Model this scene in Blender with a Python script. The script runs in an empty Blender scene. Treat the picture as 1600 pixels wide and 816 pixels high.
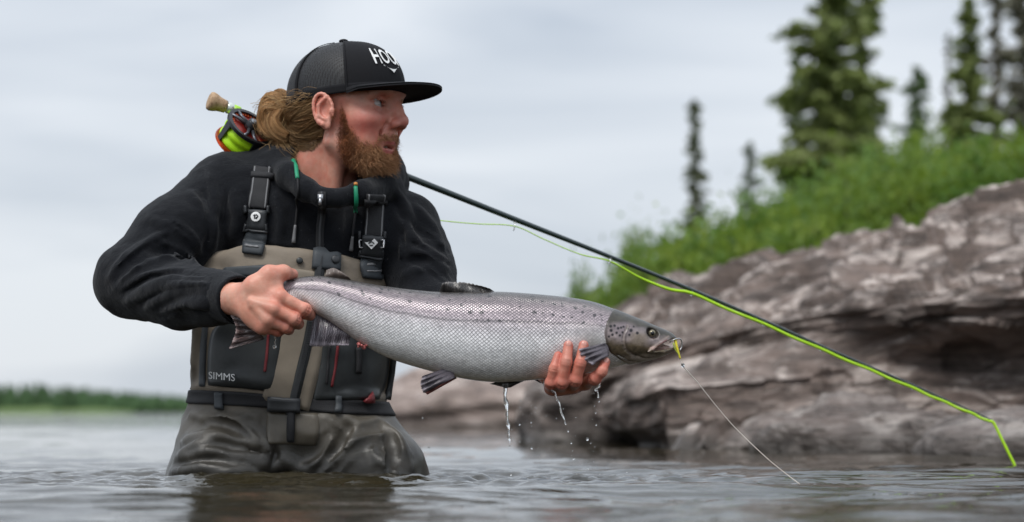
import bpy, bmesh, math, random
import numpy as np
from mathutils import Vector, Matrix
from mathutils.bvhtree import BVHTree

# ------------------------------------------------------------------ camera, sky, sun, exposure
F = 3200.0          # focal length in photo pixels (photo is 1600 x 816)
VH = 645.0          # pixel row of the horizon
HC = 0.112          # camera height over the water
FOCUS = 3.36
SUN_EL, SUN_AZ = 52.0, 215.0

sc = bpy.context.scene
COL = sc.collection
cam_d = bpy.data.cameras.new('camera')
cam = bpy.data.objects.new('camera', cam_d)
COL.objects.link(cam)
cam.location = (0, 0, HC)
cam.rotation_euler = (math.radians(90), 0, 0)
cam_d.sensor_width = 36.0
cam_d.lens = 36.0 * F / 1600.0
cam_d.shift_y = (VH - 408.0) / 1600.0
cam_d.clip_start = 0.05
cam_d.clip_end = 6000
cam_d.dof.use_dof = True
cam_d.dof.focus_distance = FOCUS
cam_d.dof.aperture_fstop = cam_d.lens / 20.0
sc.camera = cam

sc.render.engine = 'CYCLES'
sc.cycles.use_denoising = True
try:
    sc.cycles.denoiser = 'OPENIMAGEDENOISE'
    sc.cycles.denoising_input_passes = 'RGB_ALBEDO_NORMAL'
except Exception:
    pass
sc.cycles.max_bounces = 8
sc.cycles.transparent_max_bounces = 16
sc.cycles.caustics_reflective = False
sc.cycles.caustics_refractive = False
sc.view_settings.view_transform = 'Standard'
sc.view_settings.look = 'None'
sc.view_settings.gamma = 1.0
sc.view_settings.exposure = 0.36
sc.view_settings.use_curve_mapping = False

world = bpy.data.worlds.new('World')
sc.world = world
world.use_nodes = True
wt = world.node_tree
wt.nodes.clear()
def wn(t, **k):
    n = wt.nodes.new(t)
    for a, b in k.items(): setattr(n, a, b)
    return n
w_out = wn('ShaderNodeOutputWorld')
w_sky = wn('ShaderNodeTexSky', sky_type='NISHITA', sun_disc=False)
w_sky.sun_elevation = math.radians(SUN_EL)
w_sky.sun_rotation = math.radians(SUN_AZ)
w_b1 = wn('ShaderNodeBackground'); w_b1.inputs['Strength'].default_value = 0.10
w_b2 = wn('ShaderNodeBackground'); w_b2.inputs['Strength'].default_value = 1.0
w_tc = wn('ShaderNodeTexCoord')
w_map = wn('ShaderNodeMapping'); w_map.inputs['Scale'].default_value = (1.0, 1.0, 5.0)
w_map.inputs['Rotation'].default_value = (0.0, math.radians(-9), 0.0)
w_no = wn('ShaderNodeTexNoise'); w_no.inputs['Scale'].default_value = 2.6
w_no.inputs['Detail'].default_value = 5.0; w_no.inputs['Roughness'].default_value = 0.45
w_no.inputs['Distortion'].default_value = 0.6
w_ramp = wn('ShaderNodeValToRGB')
w_ramp.color_ramp.elements[0].position = 0.33; w_ramp.color_ramp.elements[0].color = (0.395, 0.443, 0.510, 1)
w_ramp.color_ramp.elements[1].position = 0.62; w_ramp.color_ramp.elements[1].color = (0.630, 0.663, 0.705, 1)
w_mix = wn('ShaderNodeMixShader'); w_mix.inputs[0].default_value = 0.93
wl = wt.links.new
wl(w_tc.outputs['Generated'], w_map.inputs['Vector'])
wl(w_map.outputs['Vector'], w_no.inputs['Vector'])
wl(w_no.outputs['Fac'], w_ramp.inputs['Fac'])
# overcast skies are brighter overhead than at the horizon
w_sep = wn('ShaderNodeSeparateXYZ'); wl(w_tc.outputs['Generated'], w_sep.inputs[0])
w_z = wn('ShaderNodeMath', operation='MAXIMUM'); wl(w_sep.outputs[2], w_z.inputs[0]); w_z.inputs[1].default_value = 0.0
w_p = wn('ShaderNodeMath', operation='POWER'); wl(w_z.outputs[0], w_p.inputs[0]); w_p.inputs[1].default_value = 1.4
w_g = wn('ShaderNodeMath', operation='MULTIPLY_ADD'); wl(w_p.outputs[0], w_g.inputs[0]); w_g.inputs[1].default_value = 1.0; w_g.inputs[2].default_value = 0.97
w_sc = wn('ShaderNodeVectorMath', operation='SCALE'); wl(w_ramp.outputs['Color'], w_sc.inputs[0]); wl(w_g.outputs[0], w_sc.inputs['Scale'])
wl(w_sc.outputs[0], w_b2.inputs['Color'])
wl(w_sky.outputs['Color'], w_b1.inputs['Color'])
wl(w_b1.outputs[0], w_mix.inputs[1]); wl(w_b2.outputs[0], w_mix.inputs[2])
wl(w_mix.outputs[0], w_out.inputs['Surface'])

sun_d = bpy.data.lights.new('sun', 'SUN')
sun_d.energy = 1.5
sun_d.angle = math.radians(22)
sun_d.color = (1.0, 0.97, 0.92)
sun = bpy.data.objects.new('sun', sun_d)
COL.objects.link(sun)
# light comes from above, behind the camera and from its left
sun.rotation_euler = Vector((0.38, 0.62, -1.0)).to_track_quat('-Z', 'Y').to_euler()

# ------------------------------------------------------------------ helpers
rng = np.random.default_rng(7)
def P(u, v, Y):
    return np.array([(u - 800.0) / F * Y, Y, HC - (v - VH) / F * Y])
def PL(pts):
    return np.array([P(*p) for p in pts])
def px(n, Y=3.5):
    return n / F * Y

def new_mesh(name, V, faces, smooth=True):
    V = np.asarray(V, dtype=np.float32)
    me = bpy.data.meshes.new(name)
    if isinstance(faces, np.ndarray):
        n, k = faces.shape
        me.vertices.add(len(V)); me.vertices.foreach_set('co', V.ravel())
        me.loops.add(n * k); me.loops.foreach_set('vertex_index', faces.astype(np.int32).ravel())
        me.polygons.add(n)
        me.polygons.foreach_set('loop_start', np.arange(0, n * k, k, dtype=np.int32))
        try: me.polygons.foreach_set('loop_total', np.full(n, k, dtype=np.int32))
        except Exception: pass
        me.update(calc_edges=True)
    else:
        me.from_pydata([tuple(map(float, v)) for v in V], [], [tuple(map(int, f)) for f in faces])
        me.update()
    if smooth:
        me.polygons.foreach_set('use_smooth', np.ones(len(me.polygons), dtype=bool))
    me.validate()
    return me

def set_col(me, colr, name='Col'):
    a = me.color_attributes.new(name, 'FLOAT_COLOR', 'POINT')
    c = np.ones((len(me.vertices), 4), dtype=np.float32)
    c[:, :3] = colr
    a.data.foreach_set('color', c.ravel())
    return me

def set_uv(me, uvv):
    uv = me.uv_layers.new(name='UVMap')
    li = np.empty(len(me.loops), dtype=np.int32); me.loops.foreach_get('vertex_index', li)
    uv.data.foreach_set('uv', np.asarray(uvv, dtype=np.float32)[li].ravel())

def ob(name, me, m=None, parent=None, label=None, cat=None, group=None, kind=None, loc=None):
    o = bpy.data.objects.new(name, me)
    COL.objects.link(o)
    if m is not None and me is not None:
        me.materials.clear() if len(me.materials) else None
        for mm in (m if isinstance(m, (list, tuple)) else [m]): me.materials.append(mm)
    if parent is not None: o.parent = parent
    if label: o['label'] = label
    if cat: o['category'] = cat
    if group: o['group'] = group
    if kind: o['kind'] = kind
    if loc is not None: o.location = loc
    return o

class MB:
    """collects primitives into ONE mesh"""
    def __init__(s): s.V = []; s.Q = []; s.n = 0; s.C = []
    def add(s, V, faces, col=None):
        V = np.asarray(V, dtype=float)
        s.V.append(V)
        s.Q += [tuple(int(i) + s.n for i in f) for f in faces]
        if col is not None: s.C.append(np.tile(np.array(col), (len(V), 1)))
        s.n += len(V)
        return s
    def box(s, c, half, R=None):
        c = np.array(c, float); h = np.array(half, float)
        v = np.array([[x, y, z] for x in (-1, 1) for y in (-1, 1) for z in (-1, 1)], float) * h
        if R is not None: v = v @ np.array(R).T
        return s.add(v + c, [(0, 1, 3, 2), (4, 6, 7, 5), (0, 4, 5, 1), (2, 3, 7, 6), (0, 2, 6, 4), (1, 5, 7, 3)])
    def tube(s, pts, rad, sides=8, caps=True, flat=None):
        V, Fc = tube_geo(pts, rad, sides, caps)
        return s.add(V, Fc)
    def sphere(s, c, r, seg=12, rings=8, R=None):
        r = np.broadcast_to(np.array(r, float), (3,))
        V = []; Fc = []
        for i in range(rings + 1):
            t = math.pi * i / rings
            for j in range(seg):
                a = 2 * math.pi * j / seg
                V.append((math.sin(t) * math.cos(a), math.sin(t) * math.sin(a), math.cos(t)))
        for i in range(rings):
            for j in range(seg):
                a, b = i * seg + j, i * seg + (j + 1) % seg
                Fc.append((a, a + seg, b + seg, b))
        V = np.array(V) * r
        if R is not None: V = V @ np.array(R).T
        return s.add(V + np.array(c, float), Fc)
    def lathe(s, prof, c, axis, seg=24, cap=True):
        """prof: list of (distance along axis, radius)"""
        ax = np.array(axis, float); ax /= np.linalg.norm(ax)
        t = np.cross(ax, [0, 0, 1.0]);
        if np.linalg.norm(t) < 1e-4: t = np.cross(ax, [0, 1.0, 0])
        t /= np.linalg.norm(t); b = np.cross(ax, t)
        V = []; Fc = []
        for d, r in prof:
            for j in range(seg):
                a = 2 * math.pi * j / seg
                V.append(np.array(c) + ax * d + r * (math.cos(a) * t + math.sin(a) * b))
        for i in range(len(prof) - 1):
            for j in range(seg):
                a, bb = i * seg + j, i * seg + (j + 1) % seg
                Fc.append((a, bb, bb + seg, a + seg))
        if cap:
            Fc.append(tuple(range(seg - 1, -1, -1)))
            Fc.append(tuple(range((len(prof) - 1) * seg, len(prof) * seg)))
        return s.add(V, Fc)
    def mesh(s, name, smooth=True):
        me = new_mesh(name, np.concatenate(s.V), s.Q, smooth)
        if s.C: set_col(me, np.concatenate(s.C))
        return me
    def build(s, name, m, parent=None, smooth=True, **k):
        return ob(name, s.mesh(name, smooth), m, parent, **k)

def tube_geo(pts, rad, sides=8, caps=True):
    pts = np.asarray(pts, float); n = len(pts)
    rad = np.broadcast_to(np.asarray(rad, float), (n,))
    T = np.gradient(pts, axis=0); T /= np.linalg.norm(T, axis=1)[:, None] + 1e-12
    up = np.array([0, 0, 1.0]) if abs(T[0][2]) < 0.9 else np.array([0, 1.0, 0])
    N = np.cross(T[0], up); N /= np.linalg.norm(N)
    V = []
    for i in range(n):
        N = N - T[i] * np.dot(N, T[i]); N /= np.linalg.norm(N) + 1e-12
        B = np.cross(T[i], N)
        for j in range(sides):
            a = 2 * math.pi * j / sides
            V.append(pts[i] + rad[i] * (math.cos(a) * N + math.sin(a) * B))
    Fc = []
    for i in range(n - 1):
        for j in range(sides):
            a, b = i * sides + j, i * sides + (j + 1) % sides
            Fc.append((a, b, b + sides, a + sides))
    if caps:
        Fc.append(tuple(range(sides - 1, -1, -1)))
        Fc.append(tuple(range((n - 1) * sides, n * sides)))
    return np.array(V), Fc

def catmull(pts, n):
    p = np.asarray(pts, float); k = len(p)
    q = np.vstack([2 * p[0] - p[1], p, 2 * p[-1] - p[-2]])
    t = np.linspace(0, k - 1 - 1e-9, n); i = t.astype(int); f = (t - i)[:, None]
    p0, p1, p2, p3 = q[i], q[i + 1], q[i + 2], q[i + 3]
    return 0.5 * ((2 * p1) + (-p0 + p2) * f + (2 * p0 - 5 * p1 + 4 * p2 - p3) * f**2 + (-p0 + 3 * p1 - 3 * p2 + p3) * f**3)

def strands_mesh(name, C, r0, r1, cols=None, sides=3):
    """C: (N,K,3) hair paths -> one mesh of thin tapering tubes"""
    C = np.asarray(C, np.float32); N, K, _ = C.shape
    T = np.gradient(C, axis=1); T /= np.linalg.norm(T, axis=2, keepdims=True) + 1e-12
    ref = rng.normal(size=(N, 1, 3)).astype(np.float32)
    A = np.cross(T, ref); A /= np.linalg.norm(A, axis=2, keepdims=True) + 1e-12
    B = np.cross(T, A)
    r = np.linspace(r0, r1, K)[None, :, None]
    V = np.stack([C + r * (math.cos(2 * math.pi * j / sides) * A + math.sin(2 * math.pi * j / sides) * B) for j in range(sides)], axis=2)
    V = V.reshape(-1, 3)
    idx = np.arange(N * K * sides).reshape(N, K, sides)
    q = []
    for j in range(sides):
        j2 = (j + 1) % sides
        q.append(np.stack([idx[:, :-1, j], idx[:, :-1, j2], idx[:, 1:, j2], idx[:, 1:, j]], axis=-1).reshape(-1, 4))
    me = new_mesh(name, V, np.concatenate(q))
    if cols is not None:
        set_col(me, np.repeat(np.asarray(cols, np.float32), K * sides, axis=0))
    return me

# ---- value noise
def _hash(ix, iy, iz, seed):
    n = (ix.astype(np.int64) * 374761393 + iy.astype(np.int64) * 668265263 + iz.astype(np.int64) * 2147483647 + seed * 974711) & 0x7fffffff
    n = ((n ^ (n >> 13)) * 1274126177) & 0x7fffffff
    return ((n ^ (n >> 16)) & 0xffff).astype(np.float32) / 32767.5 - 1.0
def vnoise(p, seed=0):
    p = np.asarray(p, np.float32)
    i = np.floor(p).astype(np.int64); f = p - i
    f = f * f * (3 - 2 * f)
    x, y, z = i[..., 0], i[..., 1], i[..., 2]
    fx, fy, fz = f[..., 0], f[..., 1], f[..., 2]
    def L(a, b, t): return a + (b - a) * t
    h = lambda a, b, c: _hash(x + a, y + b, z + c, seed)
    return L(L(L(h(0,0,0), h(1,0,0), fx), L(h(0,1,0), h(1,1,0), fx), fy),
             L(L(h(0,0,1), h(1,0,1), fx), L(h(0,1,1), h(1,1,1), fx), fy), fz)
def fbm(p, octv=4, seed=0, gain=0.5):
    p = np.asarray(p, np.float32); s = 0; a = 1.0
    for o in range(octv):
        s = s + a * vnoise(p * (2.03 ** o) + 13.7 * o, seed + o); a *= gain
    return s
def sstep(a, b, x):
    t = np.clip((x - a) / (b - a + 1e-12), 0, 1); return t * t * (3 - 2 * t)

# ---- signed distance sculpting
class Sdf:
    def __init__(s, lo, hi, h):
        s.lo = np.array(lo, np.float64); s.h = h
        s.n = np.ceil((np.array(hi) - s.lo) / h).astype(int) + 1
        s.D = np.full(s.n, 0.2, np.float32)
    def _sub(s, lo, hi):
        a = np.clip(np.floor((np.array(lo) - s.lo) / s.h).astype(int), 0, s.n)
        b = np.clip(np.ceil((np.array(hi) - s.lo) / s.h).astype(int) + 1, 0, s.n)
        if np.any(b <= a): return None, None
        ax = [(s.lo[d] + s.h * np.arange(a[d], b[d])).astype(np.float32) for d in range(3)]
        return tuple(slice(a[d], b[d]) for d in range(3)), (ax[0][:, None, None], ax[1][None, :, None], ax[2][None, None, :])
    def _merge(s, sl, d, k, mode):
        o = s.D[sl]
        if mode == 'sub': d = -d
        if k <= 0:
            s.D[sl] = np.minimum(o, d) if mode == 'add' else np.maximum(o, d); return
        h = np.maximum(k - np.abs(o - d), 0) / k
        if mode == 'add': s.D[sl] = np.minimum(o, d) - h * h * k * 0.25
        else: s.D[sl] = np.maximum(o, d) + h * h * k * 0.25
    def fn(s, f, lo, hi, k=0.0, mode='add'):
        sl, g = s._sub(np.array(lo) - k - 2 * s.h, np.array(hi) + k + 2 * s.h)
        if sl is None: return s
        s._merge(sl, np.broadcast_to(f(*g), s.D[sl].shape).astype(np.float32), k, mode); return s
    def ell(s, c, r, k=0.0, mode='add', R=None):
        c = np.array(c, np.float32); r = np.broadcast_to(np.array(r, np.float32), (3,))
        m = float(r.max())
        def f(x, y, z):
            x, y, z = x - c[0], y - c[1], z - c[2]
            if R is not None:
                M = np.array(R, np.float32)      # columns = local axes
                x, y, z = (x * M[0, i] + y * M[1, i] + z * M[2, i] for i in range(3))
            k0 = np.sqrt((x / r[0])**2 + (y / r[1])**2 + (z / r[2])**2)
            k1 = np.sqrt((x / r[0]**2)**2 + (y / r[1]**2)**2 + (z / r[2]**2)**2) + 1e-9
            return k0 * (k0 - 1) / k1
        ext = r if R is None else np.full(3, m)
        return s.fn(f, c - ext, c + ext, k, mode)
    def cap(s, a, b, ra, rb, k=0.0, mode='add', ys=1.0):
        """rounded cone; ys squeezes the world Y axis (ys>1 -> thinner in depth)"""
        a = np.array(a, np.float32); b = np.array(b, np.float32)
        S = np.array([1, ys, 1], np.float32)
        A = a * S; ab = (b - a) * S; L = float(ab @ ab) + 1e-12
        def f(x, y, z):
            y = y * ys
            px_, py_, pz_ = x - A[0], y - A[1], z - A[2]
            t = np.clip((px_ * ab[0] + py_ * ab[1] + pz_ * ab[2]) / L, 0, 1)
            d = np.sqrt((px_ - t * ab[0])**2 + (py_ - t * ab[1])**2 + (pz_ - t * ab[2])**2)
            return (d - (ra + (rb - ra) * t)) / (1 if ys <= 1 else 1.0)
        m = max(ra, rb)
        return s.fn(f, np.minimum(a, b) - m, np.maximum(a, b) + m, k, mode)
    def chain(s, pts, rad, k=0.0, mode='add', ys=1.0):
        rad = np.broadcast_to(np.array(rad, float), (len(pts),))
        for i in range(len(pts) - 1): s.cap(pts[i], pts[i + 1], rad[i], rad[i + 1], k, mode, ys)
        return s
    def extract(s, smooth=1):
        D = s.D; n = np.array(D.shape)
        ins = D < 0
        c = np.zeros(n - 1, np.int8)
        for a in (0, 1):
            for b in (0, 1):
                for d in (0, 1):
                    c += ins[a:n[0] - 1 + a, b:n[1] - 1 + b, d:n[2] - 1 + d]
        act = (c > 0) & (c < 8)
        ids = np.argwhere(act)
        vid = np.full(n - 1, -1, np.int32); vid[act] = np.arange(len(ids))
        cor = np.array([[a, b, d] for a in (0, 1) for b in (0, 1) for d in (0, 1)])
        val = np.stack([D[ids[:, 0] + q[0], ids[:, 1] + q[1], ids[:, 2] + q[2]] for q in cor], 1)
        acc = np.zeros((len(ids), 3)); cnt = np.zeros(len(ids))
        for i in range(8):
            for j in range(i + 1, 8):
                if np.abs(cor[i] - cor[j]).sum() != 1: continue
                m = (val[:, i] < 0) != (val[:, j] < 0)
                t = val[:, i] / (val[:, i] - val[:, j] + 1e-20)
                p = cor[i][None] + t[:, None] * (cor[j] - cor[i])[None]
                acc[m] += p[m]; cnt[m] += 1
        V = s.lo + s.h * (ids + acc / cnt[:, None])
        Q = []
        for ax in range(3):
            o = [d for d in range(3) if d != ax]
            A = ins.take(range(0, n[ax] - 1), axis=ax); B = ins.take(range(1, n[ax]), axis=ax)
            e = np.argwhere(A != B)
            e = e[(e[:, o[0]] > 0) & (e[:, o[1]] > 0) & (e[:, o[0]] < n[o[0]] - 1) & (e[:, o[1]] < n[o[1]] - 1)]
            sgn = A[e[:, 0], e[:, 1], e[:, 2]]
            def cell(d0, d1):
                q = e.copy(); q[:, o[0]] -= d0; q[:, o[1]] -= d1
                return vid[q[:, 0], q[:, 1], q[:, 2]]
            q = np.stack([cell(1, 1), cell(0, 1), cell(0, 0), cell(1, 0)], 1)
            flip = sgn if ax != 1 else ~sgn
            q[~flip] = q[~flip][:, ::-1]
            Q.append(q)
        Q = np.concatenate(Q)
        for _ in range(smooth):
            V = lap(V, Q, 0.5)
        return V, Q

def lap(V, Q, w):
    acc = np.zeros_like(V); cnt = np.zeros(len(V))
    for a, b in ((0, 1), (1, 2), (2, 3), (3, 0)):
        for p, q in ((a, b), (b, a)):
            for d in range(3): acc[:, d] += np.bincount(Q[:, p], V[Q[:, q], d], len(V))
            cnt += np.bincount(Q[:, p], None, len(V))
    return V + w * (acc / np.maximum(cnt, 1)[:, None] - V)

def vnormals(V, Q):
    n = np.cross(V[Q[:, 2]] - V[Q[:, 0]], V[Q[:, 3]] - V[Q[:, 1]])
    N = np.zeros_like(V)
    for i in range(4):
        for d in range(3): N[:, d] += np.bincount(Q[:, i], n[:, d], len(V))
    return N / (np.linalg.norm(N, axis=1)[:, None] + 1e-12)

# ---- materials
class Mat:
    def __init__(s, name):
        s.m = bpy.data.materials.new(name); s.m.use_nodes = True
        s.t = s.m.node_tree; s.t.nodes.clear()
        s.out = s.n('ShaderNodeOutputMaterial'); s.b = s.n('ShaderNodeBsdfPrincipled')
        s.l(s.b.outputs[0], s.out.inputs['Surface'])
    def n(s, t, **k):
        x = s.t.nodes.new(t)
        for a, b in k.items(): setattr(x, a, b)
        return x
    def l(s, a, b): s.t.links.new(a, b)
    def set(s, **k):
        names = dict(col='Base Color', rough='Roughness', metal='Metallic', ior='IOR', spec='Specular IOR Level', trans='Transmission Weight',
                     sss='Subsurface Weight', sssr='Subsurface Radius', ssss='Subsurface Scale', sheen='Sheen Weight', sheenr='Sheen Roughness',
                     coat='Coat Weight', coatr='Coat Roughness', alpha='Alpha', aniso='Anisotropic')
        for a, v in k.items():
            i = s.b.inputs[names[a]]
            if hasattr(v, 'is_linked') or isinstance(v, bpy.types.NodeSocket): s.l(v, i)
            elif a == 'col': i.default_value = (*v, 1)
            else: i.default_value = v
        return s
    def coord(s, kind='Object'): return s.n('ShaderNodeTexCoord').outputs[kind]
    def mapping(s, vec, scale=(1, 1, 1), rot=(0, 0, 0)):
        x = s.n('ShaderNodeMapping'); s.l(vec, x.inputs['Vector'])
        x.inputs['Scale'].default_value = scale; x.inputs['Rotation'].default_value = rot
        return x.outputs[0]
    def noise(s, vec, scale, detail=4, rough=0.5, dist=0.0):
        x = s.n('ShaderNodeTexNoise'); s.l(vec, x.inputs['Vector'])
        x.inputs['Scale'].default_value = scale; x.inputs['Detail'].default_value = detail
        x.inputs['Roughness'].default_value = rough; x.inputs['Distortion'].default_value = dist
        return x.outputs['Fac']
    def voro(s, vec, scale, feature='F1', rand=1.0, out='Distance'):
        x = s.n('ShaderNodeTexVoronoi', feature=feature); s.l(vec, x.inputs['Vector'])
        x.inputs['Scale'].default_value = scale; x.inputs['Randomness'].default_value = rand
        return x.outputs[out]
    def ramp(s, fac, stops, interp='LINEAR'):
        x = s.n('ShaderNodeValToRGB'); s.l(fac, x.inputs['Fac']); r = x.color_ramp; r.interpolation = interp
        while len(r.elements) < len(stops): r.elements.new(0.5)
        for e, (p, c) in zip(r.elements, stops):
            e.position = p; e.color = (*c, 1) if len(c) == 3 else (c[0],) * 3 + (1,)
        return x.outputs['Color']
    def math(s, op, a, b=None, c=None, clamp=False):
        x = s.n('ShaderNodeMath', operation=op, use_clamp=clamp)
        for i, v in enumerate((a, b, c)):
            if v is None: continue
            if isinstance(v, (int, float)): x.inputs[i].default_value = v
            else: s.l(v, x.inputs[i])
        return x.outputs[0]
    def mix(s, fac, a, b, mode='MIX'):
        x = s.n('ShaderNodeMix', data_type='RGBA', blend_type=mode)
        for i, v in ((0, fac), (6, a), (7, b)):
            if isinstance(v, (int, float)): x.inputs[i].default_value = v
            elif isinstance(v, tuple): x.inputs[i].default_value = (*v, 1)
            else: s.l(v, x.inputs[i])
        return x.outputs[2]
    def attr(s, name='Col'):
        x = s.n('ShaderNodeVertexColor', layer_name=name); return x.outputs['Color']
    def sep(s, vec):
        x = s.n('ShaderNodeSeparateXYZ'); s.l(vec, x.inputs[0]); return x.outputs
    def bump(s, h, strength=0.5, dist=0.01, normal=None):
        x = s.n('ShaderNodeBump'); s.l(h, x.inputs['Height'])
        x.inputs['Strength'].default_value = strength; x.inputs['Distance'].default_value = dist
        if normal is not None: s.l(normal, x.inputs['Normal'])
        s.l(x.outputs[0], s.b.inputs['Normal']); return x.outputs[0]

def simple(name, col, rough=0.6, metal=0.0, var=0.15, scale=60, bump=0.0, **k):
    m = Mat(name)
    n = m.noise(m.coord(), scale, 4, 0.6)
    m.set(col=m.mix(n, tuple(c * (1 - var) for c in col), tuple(min(1, c * (1 + var)) for c in col)), rough=rough, metal=metal, **k)
    if bump: m.bump(n, bump, 0.002)
    return m.m

# ------------------------------------------------------------------ the setting: water, river bed, banks
def graded(dense_lo, dense_hi, step, far_lo, far_hi, g=1.12, cap_=400.0):
    mid = list(np.arange(dense_lo, dense_hi + 1e-6, step))
    a, d = [], step
    x = dense_hi
    while x < far_hi:
        d = min(d * g, cap_); x += d; a.append(min(x, far_hi))
    b, d = [], step
    x = dense_lo
    while x > far_lo:
        d = min(d * g, cap_); x -= d; b.append(max(x, far_lo))
    return np.array(b[::-1] + mid + a)

def wave(x, y):
    p = np.stack([x * 1.0 + 0.25 * y, y, np.zeros_like(x)], -1)
    w = 0.0085 * fbm(p * np.array([2.1, 5.2, 1]), 2, 3)
    w += 0.0018 * vnoise(p * np.array([7.0, 12.0, 1]) + 5.3, 21)
    w += 0.0013 * vnoise(p * np.array([19.0, 30.0, 1]) + 9.1, 22)
    rd = 1 - np.abs(vnoise(p * np.array([4.0, 11.0, 1]) + 2.2, 61)); w += 0.0042 * rd**3 - .002
    rd = 1 - np.abs(vnoise(p * np.array([10.0, 26.0, 1]) + 7.2, 62)); w += 0.0017 * rd**3 - .0008
    # churned water round the wader
    c = P(465, 745, 3.5)
    r = np.hypot((x - c[0]) * 0.85, (y - c[1]) * 1.2)
    near = np.exp(-np.clip(r - 0.20, 0, 9)**2 / 0.14)
    q = np.stack([x * 26, y * 30, np.zeros_like(x)], -1)
    w += near * (0.0105 * (.5 - np.abs(fbm(q * .7, 3, 41))) + 0.0030 * np.sin(r * 95 + 2 * vnoise(p * 6, 5)))
    # rings where the drops land
    for (u, v, Y0, am, k) in ((795, 742, 3.45, .003, 150), (885, 740, 3.5, .002, 160), (930, 742, 3.5, .005, 120), (1248, 754, 3.29, .002, 160), (1050, 742, 3.6, .004, 60)):
        d = P(u, v, Y0); rr = np.hypot(x - d[0], (y - d[1]))
        w += am * np.exp(-rr**2 / 0.016) * np.cos(rr * k)
    fade = 1 - sstep(9.0, 22.0, np.hypot(x, y))
    return w * fade

xs = graded(-1.25, 1.45, 0.011, -4200, 4200, 1.13)
ys = graded(1.5, 4.3, 0.010, -60, 5200, 1.10)
GX, GY = np.meshgrid(xs, ys, indexing='ij')
WZ = wave(GX, GY)
V = np.stack([GX, GY, WZ], -1).reshape(-1, 3)
idx = np.arange(len(xs) * len(ys)).reshape(len(xs), len(ys))
Q = np.stack([idx[:-1, :-1], idx[1:, :-1], idx[1:, 1:], idx[:-1, 1:]], -1).reshape(-1, 4)
m = Mat('river_water')
co = m.coord()
far = m.noise(m.mapping(co, (1.0, 2.6, 1.0)), 2.2, 5, 0.55)
fine = m.noise(m.mapping(co, (1.0, 2.2, 1.0)), 22.0, 5, 0.6, 0.6)
m.set(col=m.mix(m.noise(co, 1.3, 2), (0.020, 0.017, 0.009), (0.032, 0.026, 0.014)), rough=0.02, ior=1.36, spec=0.5)
b1 = m.n('ShaderNodeBump'); m.l(far, b1.inputs['Height']); b1.inputs['Strength'].default_value = 0.045; b1.inputs['Distance'].default_value = 0.05
b2 = m.n('ShaderNodeBump'); m.l(fine, b2.inputs['Height']); b2.inputs['Strength'].default_value = 0.20; b2.inputs['Distance'].default_value = 0.006
m.l(b1.outputs[0], b2.inputs['Normal']); m.l(b2.outputs[0], m.b.inputs['Normal'])
ob('river_water', new_mesh('river_water', V, Q), m.m, kind='structure', label='rippled grey river water reflecting the overcast sky')

m = Mat('river_gravel')
co = m.coord()
m.set(col=m.ramp(m.voro(co, 9.0, out='Color'), [(0, (0.05, 0.04, 0.03)), (1, (0.17, 0.14, 0.11))]), rough=0.7)
bx_ = graded(-6, 8, 0.5, -4200, 4200, 1.3, 900); by_ = graded(0, 12, 0.5, -60, 5200, 1.3, 900)
gx, gy = np.meshgrid(bx_, by_, indexing='ij')
gz = -0.80 + 0.06 * fbm(np.stack([gx * 0.9, gy * 0.9, gx * 0], -1), 3, 8)
idx = np.arange(gx.size).reshape(gx.shape)
ob('riverbed_ground', new_mesh('riverbed', np.stack([gx, gy, gz], -1).reshape(-1, 3), np.stack([idx[:-1, :-1], idx[1:, :-1], idx[1:, 1:], idx[:-1, 1:]], -1).reshape(-1, 4)),
   m.m, kind='structure', label='stony river bed under the water')

def hill(x, y):
    h = 0.34 * (x - 0.55 - 0.012 * (y - 12)) + 0.036 * (y - 12)
    h = np.where(h > 0, h, h * 2.5)
    far_damp = 1 - 0.5 * sstep(60, 160, y)
    h = np.where(h > 3.2, 3.2 + (h - 3.2) * 0.35, h) * far_damp
    return np.maximum(h, -1.0) + 0.08 * fbm(np.stack([x * 0.8, y * 0.8, x * 0], -1), 3, 15) - 0.9 * (1 - sstep(9.0, 11.0, y))

gx, gy = np.meshgrid(graded(-1, 14, 0.3, -3, 400, 1.1, 20), graded(9, 34, 0.35, 8.4, 420, 1.12, 20), indexing='ij')
gz = hill(gx, gy)
idx = np.arange(gx.size).reshape(gx.shape)
m = Mat('hillside_turf'); co = m.coord()
m.set(col=m.ramp(m.noise(co, 2.5, 5, 0.6), [(0.3, (0.045, 0.075, 0.018)), (0.6, (0.09, 0.15, 0.03)), (0.8, (0.12, 0.11, 0.05))]), rough=0.95)
m.bump(m.noise(co, 14, 4), 0.8, 0.05)
ob('hillside_terrain', new_mesh('hillside', np.stack([gx, gy, gz], -1).reshape(-1, 3), np.stack([idx[:-1, :-1], idx[1:, :-1], idx[1:, 1:], idx[:-1, 1:]], -1).reshape(-1, 4)),
   m.m, kind='structure', label='green hillside rising behind the rock ledge')

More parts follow.
